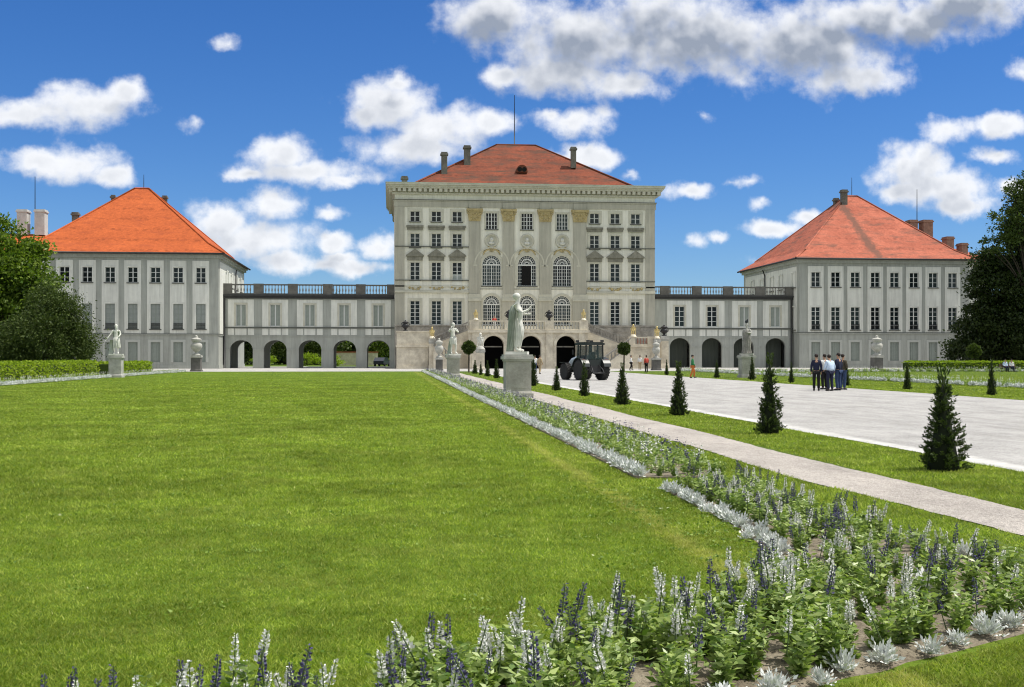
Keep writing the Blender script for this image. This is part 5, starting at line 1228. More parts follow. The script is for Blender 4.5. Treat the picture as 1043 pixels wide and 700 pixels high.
# far-off park woodland round the palace: one mass
ell = []
for k in range(90):
    x = -330 + k*8 + rnd.uniform(-3, 3); y = 268 + rnd.uniform(0, 40) - (0 if -60 < x < 90 else rnd.uniform(0, 60)); h = rnd.uniform(9, 12.5)
    ell.append((x, y, h*.55, rnd.uniform(5, 8), 5, h*.5)); ell.append((x+rnd.uniform(-4, 4), y-2, h*.25, 6, 4, h*.27))
P, D, C = crown_points(ell, 2600, 40, 2.2, .7); P[:, 2] = np.maximum(P[:, 2], .2)
V, Fc = leaf_quads(P, D, 1.0*(.6+.8*NR.random(len(P))), .65)
tag(link('park_woodland', np_mesh('park_woodland', V, Fc, M['leafmid'])), 'belt of park woodland far behind the palace buildings', 'woodland', kind='stuff')
# ------------------------------------------------------------------ figures
def skin_mesh(name, pts, edges, rad, mats, sub=2):
    """grow one continuous surface over a skeleton of joints"""
    me = bpy.data.meshes.new(name + '_rig'); me.from_pydata(pts, edges, []); o = bpy.data.objects.new(name, me); COL.objects.link(o)
    md = o.modifiers.new('skin', 'SKIN'); md.use_smooth_shade = True; md.branch_smoothing = .4
    for i, v in enumerate(me.skin_vertices[0].data):
        r = rad[i]; v.radius = r if isinstance(r, tuple) else (r, r); v.use_root = (i == 0)
    s_ = o.modifiers.new('sub', 'SUBSURF'); s_.levels = sub; s_.render_levels = sub
    dg = bpy.context.evaluated_depsgraph_get(); ev = o.evaluated_get(dg); nm = bpy.data.meshes.new_from_object(ev); nm.name = name
    bpy.data.objects.remove(o); bpy.data.meshes.remove(me)
    nm.materials.clear()
    for m in mats: nm.materials.append(m)
    nm.polygons.foreach_set('use_smooth', np.ones(len(nm.polygons), bool))
    return nm
def join_mb(me, b):
    """add a builder's shapes to an existing mesh (fingers, nose, folds)"""
    bm = bmesh.new(); bm.from_mesh(me); vs = [bm.verts.new(p) for p in b.v]
    for f in b.f:
        try: q = bm.faces.new([vs[i] for i in f]); q.smooth = True
        except ValueError: pass
    bm.to_mesh(me); bm.free(); me.update(); return me
def pose(d):
    """joint table (figure faces -Y, 1.75 m tall) with the given joints replaced"""
    J = dict(pelvis=(0,0,.96), waist=(0,.01,1.10), chest=(0,.01,1.30), neck=(0,.01,1.475), jaw=(0,-.015,1.565), head=(0,-.005,1.65), crown=(0,.005,1.715),
        shL=(.175,.01,1.415), elL=(.225,.03,1.15), wrL=(.225,-.05,.915), haL=(.22,-.07,.84), shR=(-.175,.01,1.415), elR=(-.225,.03,1.15), wrR=(-.225,-.05,.915), haR=(-.22,-.07,.84),
        hiL=(.095,0,.89), knL=(.105,-.02,.49), anL=(.105,.03,.085), toL=(.125,-.13,.03), hiR=(-.095,0,.89), knR=(-.105,-.02,.49), anR=(-.105,.03,.085), toR=(-.125,-.13,.03))
    J.update(d); return J
RB = dict(pelvis=(.15,.11), waist=(.125,.092), chest=(.155,.105), neck=.055, jaw=(.062,.07), head=(.075,.095), crown=.058, shL=.062, elL=.042, wrL=.028, haL=(.036,.02), shR=.062, elR=.042, wrR=.028, haR=(.036,.02),
    hiL=.088, knL=.058, anL=.04, toL=.034, hiR=.088, knR=.058, anR=.04, toR=.034)
BONES = [('pelvis','waist'),('waist','chest'),('chest','neck'),('neck','jaw'),('jaw','head'),('head','crown'),('chest','shL'),('shL','elL'),('elL','wrL'),('wrL','haL'),('chest','shR'),('shR','elR'),('elR','wrR'),('wrR','haR'),
    ('pelvis','hiL'),('hiL','knL'),('knL','anL'),('anL','toL'),('pelvis','hiR'),('hiR','knR'),('knR','anR'),('anR','toR')]
def skin_part(name, J, keys, grow, m, cut=None, sub=2):
    ks = [k for k in J if k in keys]; ix = {k: i for i, k in enumerate(ks)}; P = [J[k] for k in ks]
    Rr = []
    for k in ks:
        r = RB[k]; g_ = grow(k) if callable(grow) else grow
        Rr.append(tuple(x+g_ for x in r) if isinstance(r, tuple) else (r+g_, r+g_))
    return skin_mesh(name, P, [(ix[a], ix[b]) for a, b in BONES if a in ix and b in ix], Rr, [m], sub)
def hands_face(me, J, face=True):
    b = MB()
    for s in ('L', 'R'):
        w_, h_ = Vector(J['wr'+s]), Vector(J['ha'+s]); d = (h_-w_).normalized(); side = d.cross(Vector((0,1,0))); side = side.normalized() if side.length > .1 else Vector((1,0,0)); pn = d.cross(side).normalized()
        for k, L_ in zip((-1.5,-.5,.5,1.5), (.066,.078,.074,.058)):
            r0 = h_ + side*k*.017 - d*.01; m1 = r0 + d*L_*.55 + pn*.006; m2 = m1 + d*L_*.4 + pn*.022; b.tube([r0, m1, m2], [.0095,.009,.007], 6)
        sg = 1 if s == 'R' else -1
        t0 = h_ - d*.05 + side*.03*sg; b.tube([h_-d*.05+side*.01*sg, t0+side*.012*sg, t0+d*.035+side*.025*sg+pn*.008], [.013,.011,.008], 6)
    if face:
        hd = Vector(J['head']); jw = Vector(J['jaw'])
        b.ball(tuple(hd+Vector((0,-.098,-.022))), .017, 8, .8, 1, 1.4); b.ball(tuple(jw+Vector((0,-.075,.0))), .016, 8, 1.5, .6, .5)
        for q in (-1, 1):
            b.ball(tuple(hd+Vector((q*.03,-.082,.0))), .013, 8, 1.1, .7, .8); b.ball(tuple(hd+Vector((q*.078,.012,-.02))), .024, 8, .4, .8, 1.3)
    return join_mb(me, b)
M['skin'] = mat('skin_tone', (.45,.27,.18), .6, var=.1, vscale=8)
def cloth(n, c, r=.9): return mat(n, c, r, var=.18, vscale=9, bump=.3, bscale=30)
M['navy'] = cloth('navy_cloth', (.018,.022,.05)); M['blackc'] = cloth('black_cloth', (.012,.012,.014)); M['jeans'] = cloth('blue_denim', (.035,.06,.13)); M['lightblue'] = cloth('light_blue_shirt', (.58,.70,.86))
M['whitec'] = cloth('white_cloth', (.75,.75,.73)); M['olive'] = cloth('olive_brown_cloth', (.07,.06,.04)); M['redc'] = cloth('coral_red_cloth', (.62,.09,.07)); M['greenc'] = cloth('green_cloth', (.03,.20,.07)); M['orangec'] = cloth('orange_cloth', (.55,.17,.04)); M['tan'] = cloth('tan_cloth', (.42,.33,.2))
M['hair'] = mat('dark_brown_hair', (.02,.013,.009), .6, bump=.4, bscale=60); M['hairgrey'] = mat('grey_hair', (.3,.29,.27), .7); M['shoe'] = mat('dark_shoe', (.02,.02,.02), .6)
def person(X, Y, rz, J, top, legs, lab, group=None, hair='hair', sleeve='long', scale=1.0, short=False, z=0, bulk=.04):
    rt = empty('person', (X, Y, z), lab, 'person', group, rz); rt.scale = (scale,)*3
    body = skin_part('body', J, set(J), 0, M['skin']); hands_face(body, J); link('body', body, rt)
    K = {'pelvis','waist','chest','neck','shL','shR','elL','elR'} | ({'wrL','wrR'} if sleeve == 'long' else set())
    Jt = dict(J)
    Jt['pelvis'] = tuple(Vector(J['pelvis'])+Vector((0,0,-.03)))
    link('shirt', skin_part('shirt', Jt, K, lambda k: bulk if k in ('pelvis','waist','chest') else .012 if k == 'neck' else .022, M[top]), rt)
    Jl = dict(J)
    if short: Jl['anL'] = J['anL']; 
    Kl = {'pelvis','hiL','hiR','knL','knR'} | (set() if short else {'anL','anR'})
    link('trousers', skin_part('trousers', Jl, Kl, lambda k: .012 if k == 'pelvis' else (.03 if k[:2] == 'an' else .018), M[legs]), rt)
    hd = Vector(J['head']); b = MB(); b.ball(tuple(hd+Vector((0,.022,.028))), .098, 12, .92, 1.05, .98); link('hair', b.mesh('hair', M[hair]), rt)
    for s in 'LR':
        a, t = Vector(J['an'+s]), Vector(J['to'+s]); b = MB().tube([a+Vector((0,.03,-.03)), a+(t-a)*.5+Vector((0,0,.0)), t+Vector((0,-.03,.005))], [.05,.048,.03], 8); link('shoe', b.mesh('shoe', M['shoe']), rt)
    return rt
stand = pose({})
walk = pose(dict(knL=(.10,-.14,.52), anL=(.10,-.12,.11), toL=(.11,-.28,.07), knR=(-.10,.03,.48), anR=(-.10,.20,.12), toR=(-.11,.06,.03), wrL=(.23,.05,.93), haL=(.23,.08,.86), wrR=(-.22,-.16,.95), haR=(-.22,-.19,.88)))
arms = pose(dict(elL=(.24,.02,1.17), wrL=(.10,-.2,1.12), haL=(.02,-.23,1.13), elR=(-.24,.02,1.17), wrR=(-.10,-.2,1.10), haR=(-.03,-.23,1.1)))
bend = pose(dict(shL=(.17,-.04,1.40), shR=(-.17,-.04,1.40), chest=(0,-.02,1.29), neck=(0,-.05,1.46), jaw=(0,-.10,1.54), head=(0,-.10,1.62), crown=(0,-.09,1.69), elL=(.23,-.06,1.15), wrL=(.2,-.2,1.0), haL=(.18,-.25,.95)))
x, y = PP(831.5, 398.3); person(x, y, R(160), stand, 'navy', 'blackc', 'person in dark navy top and black trousers at the left of the group on gravel', 'people talking on the gravel')
x, y = PP(839.6, 397.0); person(x, y, R(200), arms, 'whitec', 'blackc', 'person in white top half hidden behind the light blue shirt', 'people talking on the gravel')
x, y = PP(845.5, 398.5); person(x, y, R(195), bend, 'lightblue', 'navy', 'person in a loose light blue shirt seen from behind on the gravel', 'people talking on the gravel', bulk=.085)
x, y = PP(853.8, 398.0); person(x, y, R(215), stand, 'navy', 'jeans', 'person in dark navy top and blue jeans beside the light blue shirt', 'people talking on the gravel', scale=1.03)
x, y = PP(858.5, 397.2); person(x, y, R(120), arms, 'olive', 'jeans', 'person in olive brown top at the right end of the group', 'people talking on the gravel')
x, y = PP(705.5, 385.5); person(x, y, R(80), walk, 'greenc', 'orangec', 'person in a green top walking past the boarded arches')
x, y = PP(642.8, 377.6); person(x, y, R(90), walk, 'whitec', 'blackc', 'person in white top and black trousers walking by the stair wall')
x, y = PP(651.8, 376.8); person(x, y, R(170), stand, 'whitec', 'tan', 'person in white top and tan trousers standing below the red balusters')
x, y = PP(658.3, 379.5); person(x, y, R(200), stand, 'redc', 'blackc', 'person in coral red top and black trousers near the stair wall')
x, y = PP(544.8, 380.5); person(x, y, R(185), stand, 'whitec', 'jeans', 'person in white top and jeans just right of the large statue')
x, y = PP(549.8, 381.2); person(x, y, R(140), walk, 'tan', 'tan', 'person in tan clothes walking behind the row of small yews')
# person at the open window and one with red coat on the landing
person(mid_x[1]+.45, YC+.45, R(20), stand, 'whitec', 'whitec', 'person in white standing in the open middle arched window', z=ua0-.15, scale=1.0)
person(PX(503.6, YS+1.0), YS+1.0, R(10), arms, 'redc', 'whitec', 'person in bright red top leaning at the landing balustrade', z=zl, scale=1.1)
# two people on a bench by the far hedge
bx, by = PX(1027, 116), 116
bn = empty('park_bench', (bx, by, 0), 'plain wooden bench in front of the right hedge under the sitting people', 'bench')
M['wood'] = mat('weathered_wood', (.16,.11,.07), .8, var=.3, vscale=4)
for i, (yy_, zz) in enumerate(((-.18,.43),(0,.44),(.18,.43))): pass
MB().box(-.9,.9,-.25,.2,.41,.45).build('seat', M['wood'], bn, False); MB().box(-.9,.9,.2,.25,.5,.85).build('backrest', M['wood'], bn, False)
for q in (-.75, .75): MB().box(q-.04,q+.04,-.22,.24,0,.409).build('leg', M['iron'], bn, False)
sit = pose({k: (v[0], v[1]+.02, v[2]-.41) for k, v in pose({}).items() if k[:2] in ('pe','wa','ch','ne','ja','he','cr','sh','el')})
sit.update(hiL=(.1,-.02,.50), knL=(.11,-.43,.50), anL=(.11,-.42,.085), toL=(.12,-.58,.03), hiR=(-.1,-.02,.50), knR=(-.11,-.43,.50), anR=(-.11,-.40,.085), toR=(-.12,-.56,.03), pelvis=(0,0,.56), wrL=(.17,-.2,.62), haL=(.14,-.28,.60), wrR=(-.17,-.2,.62), haR=(-.14,-.28,.60))
person(bx-.35, by-.02, 0, sit, 'lightblue', 'navy', 'person in light blue sitting by the right hedge', 'people sitting by the right hedge'); person(bx+.35, by-.02, R(-12), sit, 'whitec', 'navy', 'person in white sitting at the right side by the hedge', 'people sitting by the right hedge')
# ------------------------------------------------------------------ statues
def drape(secs, folds=13, amp=.022, seg=52, open_a=None, ph=0, tw=.6):
    """cloth lofted through elliptical sections (z, cx, cy, rx, ry, fold) with running folds"""
    b = MB(); vs = []; fs = []
    n = len(secs)
    for j, (z, cx_, cy_, rx, ry, k) in enumerate(secs):
        for i in range(seg):
            a = 2*math.pi*i/seg; f = 1 + k*amp/.2*(math.sin(a*folds + tw*j*.35 + ph) + .55*math.sin(a*(folds*.5+2) + ph*2 - j*.25))
            vs.append((cx_+rx*f*math.cos(a), cy_+ry*f*math.sin(a), z))
    for j in range(n-1):
        for i in range(seg):
            q = (i+1) % seg; fs.append((j*seg+i, j*seg+q, (j+1)*seg+q, (j+1)*seg+i))
    fs.append(tuple(range(seg-1, -1, -1))); fs.append(tuple((n-1)*seg+i for i in range(seg)))
    b.add(vs, fs, True); return b
def interp_secs(S, n=30):
    A = np.array(S, float); t = np.linspace(A[0,0], A[-1,0], n); return [tuple([z] + [float(np.interp(z, A[:,0], A[:,c])) for c in range(1, 6)]) for z in t]
def pedestal(X, Y, w_, h, lab, m='pedstone', grp=None, z=0):
    rt = empty('statue_pedestal', (X, Y, z), lab, 'pedestal', grp); a = w_/2
    MB().box(-a*1.16, a*1.16, -a*1.16, a*1.16, 0, h*.10).build('base', M[m], rt, False)
    b = MB(); b.box(-a, a, -a, a, h*.10+.002, h*.84)
    b.add([(-a*1.08,-a*1.08,h*.10+.001),(a*1.08,-a*1.08,h*.10+.001),(a*1.08,a*1.08,h*.10+.001),(-a*1.08,a*1.08,h*.10+.001),(-a*.999,-a*.999,h*.16),(a*.999,-a*.999,h*.16),(a*.999,a*.999,h*.16),(-a*.999,a*.999,h*.16)], [(0,1,5,4),(1,2,6,5),(2,3,7,6),(3,0,4,7),(4,5,6,7)])
    for s in (-1, 1): b.box(-a*.8, a*.8, s*a-.012, s*a+.012, h*.22, h*.78)
    b.build('shaft', M[m], rt, False)
    b = MB(); b.box(-a*1.08, a*1.08, -a*1.08, a*1.08, h*.84+.002, h*.885); b.box(-a*1.2, a*1.2, -a*1.2, a*1.2, h*.887, h*.955); b.box(-a*1.12, a*1.12, -a*1.12, a*1.12, h*.957, h)
    b.build('cap', M['palestone'], rt, False); return rt
def statue(X, Y, z, rz, sc_, J, lab, m='marble', plinth=.42, extras=None, grp=None):
    rt = empty('marble_statue', (X, Y, z), lab, 'statue', grp, rz); rt.scale = (sc_,)*3
    P = MB().box(-plinth, plinth, -plinth, plinth, .002, .09); link('plinth', P.mesh('plinth', M[m]), rt)
    J = {k: (v[0], v[1], v[2]+.08) for k, v in J.items()}
    me = skin_part('body', J, set(J), 0.004, M[m]); hands_face(me, J); link('body', me, rt)
    for nm, b, mm in (extras(J) if extras else []): link(nm, b.mesh(nm, M[mm]), rt)
    return rt
# the large foreground statue: a woman in profile, right arm held out, a long cloak falling behind
Jw = pose(dict(jaw=(0,-.03,1.56), elL=(.235,-.10,1.19), wrL=(.13,-.29,1.14), haL=(.10,-.36,1.16), elR=(-.23,-.13,1.17), wrR=(-.16,-.36,1.27), haR=(-.14,-.42,1.36), knL=(.10,-.08,.5), anL=(.11,-.03,.085), toL=(.12,-.2,.03), anR=(-.10,.04,.085)))
def ex_w(J):
    dress = drape(interp_secs([(.22,0,.03,.13,.13,1.2),(.5,0,-.01,.165,.165,1.0),(.75,0,-.03,.175,.175,.8),(.95,0,-.01,.18,.16,.7),(1.12,0,.01,.15,.13,.6),(1.28,0,.0,.17,.15,.45),(1.42,0,.01,.165,.11,.3),(1.5,0,.01,.12,.08,.2)]), 15, .018)
    cloak = drape(interp_secs([(.095,0,.22,.22,.10,1),(.5,-.01,.18,.23,.11,1),(1.0,-.02,.15,.23,.11,.9),(1.3,-.02,.12,.235,.12,.7),(1.47,0,.07,.19,.10,.5),(1.52,0,.04,.12,.07,.3)]), 19, .02, ph=1)
    slv = MB()
    for s in 'LR':
        a, e_ = Vector(J['sh'+s]), Vector(J['el'+s]); slv.tube([a+Vector((0,0,.01)), a+(e_-a)*.5, e_, e_+Vector((0,.02,-.16)), e_+Vector((0,.04,-.34))], [.085,.085,.08,.06,.02], 12)
    hair = MB(); h = Vector(J['head']); hair.ball(tuple(h+Vector((0,.022,.03))), .112, 14, .95, 1.05, 1); hair.ball(tuple(h+Vector((0,.095,.045))), .055, 10)
    return [('dress', dress, 'marble'), ('cloak', cloak, 'marblegreen'), ('sleeve', slv, 'marble'), ('hair', hair, 'marble')]
Y = 46; X = PX(526.8, Y); pedestal(X, Y, 1.02, 1.72, 'large grey stone pedestal under the big statue beside the flower bed')
statue(X, Y, 1.72, R(78), 1.33, Jw, 'large white marble statue of a cloaked woman in profile holding out her hand', extras=ex_w, plinth=.33)
# nude with raised crossed arms, on a pedestal further down the bed
Jn = pose(dict(pelvis=(.02,0,.96), waist=(.0,.01,1.1), chest=(-.02,.01,1.3), elL=(.27,-.12,1.22), wrL=(.06,-.24,1.33), haL=(-.01,-.25,1.37), elR=(-.27,-.06,1.25), wrR=(-.16,-.15,1.48), haR=(-.12,-.13,1.55), knL=(.12,-.10,.5), anL=(.14,-.02,.085), toL=(.19,-.17,.03)))
def ex_n(J):
    hair = MB().ball(tuple(Vector(J['head'])+Vector((0,.02,.03))), .10, 12, .95, 1.05, 1); st = MB().tube([(-.16,.16,.09),(-.14,.15,.5),(-.1,.13,.85)], [.14,.11,.08], 9)
    lo = drape(interp_secs([(.62,0,.0,.17,.14,.8),(.85,.01,.0,.19,.15,.9),(1.02,.01,.0,.17,.13,.6)], 10), 11, .03)
    return [('hair', hair, 'marble'), ('tree_stump', st, 'marblegreen'), ('loincloth', lo, 'marble')]
Y = 92; X = PX(461.6, Y); pedestal(X, Y, .98, 1.72, 'grey stone pedestal under the second statue left of the path')
statue(X, Y, 1.72, R(15), 1.42, Jn, 'white statue with arms folded up against its chest beside the stair', extras=ex_n, plinth=.36)
# left statue: figure leaning on a stump, one arm out with a staff
Jl_ = pose(dict(elL=(.26,-.05,1.2), wrL=(.2,-.22,1.08), haL=(.17,-.28,1.04), elR=(-.30,-.02,1.2), wrR=(-.42,-.08,1.03), haR=(-.47,-.1,.98), knR=(-.12,-.07,.5), jaw=(.02,-.03,1.56)))
def ex_l(J):
    hair = MB().ball(tuple(Vector(J['head'])+Vector((0,.02,.03))), .10, 12, .95, 1.05, 1)
    st = MB().tube([(-.30,.05,.09),(-.28,.05,.5),(-.26,.04,.92)], [.15,.12,.10], 9); sf_ = MB().tube([(-.62,-.1,.85),(-.34,-.06,1.15)], [.02,.02], 6)
    lo = drape(interp_secs([(.45,.04,.03,.19,.16,.9),(.85,.02,.0,.2,.16,.9),(1.05,0,.0,.17,.13,.6)], 12), 11, .03)
    cp = drape(interp_secs([(.6,.02,.13,.15,.06,1),(1.1,.02,.12,.18,.07,1),(1.42,.0,.08,.18,.08,.5)], 14), 11, .02)
    return [('hair', hair, 'marble'), ('tree_stump', st, 'marblegreen'), ('staff', sf_, 'marble'), ('loincloth', lo, 'marble'), ('cape', cp, 'marblegreen')]
Y = 92; X = PX(118.3, Y); pedestal(X, Y, .92, 1.72, 'pale sunlit stone pedestal at the left border of the lawn', 'palestone')  # paler stone colour stands in for the sun on its right face
statue(X, Y, 1.72, R(8), 1.30, Jl_, 'white statue leaning on a stump with outstretched arm at the left border', extras=ex_l, plinth=.4)
# right statue: heavily draped figure with a bird on its head
def ex_r(J):
    dress = drape(interp_secs([(.10,0,.0,.25,.22,1.2),(.5,.0,.0,.235,.2,1.1),(.95,0,.0,.22,.18,1),(1.15,0,.01,.19,.15,.9),(1.35,0,.0,.21,.15,.6),(1.48,0,.01,.15,.1,.3)]), 12, .024)
    hair = MB().ball(tuple(Vector(J['head'])+Vector((0,.02,.03))), .105, 12, .95, 1.05, 1)
    return [('dress', dress, 'greystone'), ('hair', hair, 'palestone')]
Y = 86; X = PX(760.5, Y); pedestal(X, Y, 1.0, 1.75, 'weathered grey pedestal beyond the gravel in front of the right gallery')
sr = statue(X, Y, 1.75, R(-20), 1.32, pose(dict(elL=(.26,-.05,1.2), wrL=(.1,-.2,1.2), haL=(.03,-.23,1.22))), 'grey draped statue in front of the boarded arches of the right gallery', m='palestone', extras=ex_r, plinth=.4)
bz = 1.75 + 1.32*1.83
bd = empty('bird', (X, Y, bz), 'dark pigeon perched on the head of the draped statue', 'bird')
M['feather'] = mat('dark_feathers', (.05,.055,.065), .7, var=.3, vscale=20)
b = MB().ball((0, 0, .16), .12, 10, 1, 1.6, .9); b.ball((0, -.2, .29), .06, 8); b.tube([(0,-.13,.2),(0,-.2,.28)], [.07,.045], 8); b.tube([(0,.12,.16),(0,.36,.1)], [.07,.03], 8); b.tube([(0,-.25,.29),(0,-.31,.28)], [.02,.006], 6); b.build('body', M['feather'], bd, False)
for q in (-1, 1): MB().tube([(q*.04,0,.08),(q*.04,0,0)], .012, 6).build('leg', M['iron'], bd, False)
# ------------------------------------------------------------------ urns and vases
def vase(X, Y, z, h, lab, m, name='stone_urn', grp=None, wide=.30, handles=True, lid=True):
    rt = empty(name, (X, Y, z), lab, 'urn', grp); w_ = wide*h
    p = [(w_*.72,0),(w_*.72,h*.05),(w_*.36,h*.10),(w_*.28,h*.17),(w_*.5,h*.21),(w_*.92,h*.32),(w_*1.08,h*.46),(w_*1.0,h*.56),(w_*.70,h*.62),(w_*.66,h*.68),(w_*.98,h*.74),(w_*1.02,h*.77)]
    b = MB().lathe(p, (0,0,0), 20); b.build('bowl', M[m], rt, False)
    if lid: MB().lathe([(w_*1.0,h*.772),(w_*.8,h*.83),(w_*.42,h*.87),(w_*.2,h*.9),(w_*.3,h*.945),(w_*.16,h*.985),(.004,h)], (0,0,0), 18).build('lid', M[m], rt, False)
    if handles:
        for s in (-1, 1): MB().tube([(s*w_*.95,0,h*.36),(s*w_*1.3,0,h*.46),(s*w_*1.32,0,h*.6),(s*w_*1.0,0,h*.72),(s*w_*.8,0,h*.70)], w_*.11, 8).build('handle', M[m], rt, False)
    return rt
for px, Y, lab1, lab2 in ((200, 128, 'dark stone pedestal at the end of the left lawn border', 'lidded stone urn at the far left corner of the lawn'), (893, 130, 'dark stone pedestal on the forecourt at the right pavilion', 'lidded stone urn in front of the right pavilion')):
    X = PX(px, Y); mm = ppm(px, Y); hp = 1.75; pedestal(X, Y, 11*mm/1.16, hp, lab1, 'darkstone'); vase(X, Y, hp, 20.5*mm, lab2, 'palestone', wide=.27, handles=False)
Y = 132; X = PX(447.3, Y); pedestal(X, Y, 7.0*ppm(447,Y), 1.5, 'black stone pedestal beside the left stair podium', 'darkstone'); vase(X, Y, 1.5, 20*ppm(447,Y), 'big pale stone urn left of the second statue at the stair', 'palestone', wide=.205, handles=False)
Y = 132; X = PX(668.3, Y); pedestal(X, Y, 8*ppm(668,Y), 1.45, 'dark grey pedestal at the right end of the stair', 'darkstone'); vase(X, Y, 1.45, 18*ppm(668,Y), 'weathered pale urn on dark pedestal at the right stair end', 'palestone', wide=.21, handles=False)
Zt = lambda py, px, Y: PZ(py, PX(px, Y), Y)
for px, zb_, Y, h, lab in ((413, Zs(337.3), YS+.25, 11, 'black cast iron vase on the left podium of the stair'), (518.5, Zs(326.5), YS+.1, 11, 'black cast iron vase behind the large statue on the landing'), (559.3, Zs(326.5), YS+.1, 11, 'black cast iron vase on the landing balustrade between two arched windows'), (676.5, 3.1, YS+1.5, 11.5, 'black cast iron vase at the right end of the stair beside the gallery')):
    if px == 676.5:
        Xq = PX(px, Y); zq = PZ(342.3, Xq, Y); rt = pedestal(Xq, Y, 1.0, zq, 'tall pinkish pillar carrying the rightmost black vase', 'pinkstone'); zb_ = zq
    vase(PX(px, Y), Y, zb_, h*ppm(px, Y), lab, 'iron', 'iron_vase', 'black iron vases on the staircase', .30, True)
def putto_group(X, Y, z, h, lab, m, grp, base='pinkstone'):
    """two small gilded children leaning together on a rocky base"""
    rt = empty('gilded_putti', (X, Y, z), lab, 'sculpture', grp); s_ = h/1.9
    rt.scale = (s_,)*3
    b = MB(); b.lathe([(.55,0),(.5,.12),(.38,.3),(.3,.42)], (0,0,0), 12); b.build('rock_base', M[base], rt, False)
    for q, rz_ in ((-1, .5), (1, -.5)):
        J = pose({}); J = {k: (v[0]*1.1+q*.2-.11*q*(v[2]/1.7), v[1]*1.1, v[2]*.72+.40) for k, v in J.items()}
        J['elL' if q < 0 else 'elR'] = (q*-.02, -.15, 1.32); J['wrL' if q < 0 else 'wrR'] = (0, -.12, 1.62); J['haL' if q < 0 else 'haR'] = (0, -.1, 1.72)
        me = skin_part('putto', J, set(J), .02, M[m], sub=1); link('putto', me, rt)
    MB().ball((0, -.1, 1.78), .16, 10).build('globe', M[m], rt, False)
    return rt
GG = 'gilded putti groups on the staircase'
for px, zz, Y, h, lab in ((440, None, YS-.8, 12, 'gilded figure group on a tall pillar at the left stair podium'), (484.6, Zs(326.4), YS+.1, 10.5, 'gilded figure group at the left end of the landing balustrade'), (594.4, Zs(326.4), YS+.1, 11, 'gilded figure group at the right end of the landing balustrade'), (645, 4.2, YS+.3, 13, 'gilded figure group above the red balusters on the right'), (669, None, YS-.8, 12.5, 'gilded figure group on a pillar at the far right of the stair')):
    X = PX(px, Y)
    if zz is None:
        zz = PZ(345.2, X, Y); pedestal(X, Y, .75, zz, 'tall slim pinkish pillar under a gilded group at the ' + ('left' if px < 500 else 'right') + ' stair', 'pinkstone')
    putto_group(X, Y, zz, h*ppm(px, Y), lab, 'gold', GG)
Y = 140; X = PX(489.3, Y); pedestal(X, Y, .95, 2.45, 'pinkish pedestal left of the first dark arch', 'pinkstone'); putto_group(X, Y, 2.45, 17*ppm(489, Y), 'pale stone putti group left of the first dark arch', 'marble', None, 'palestone')
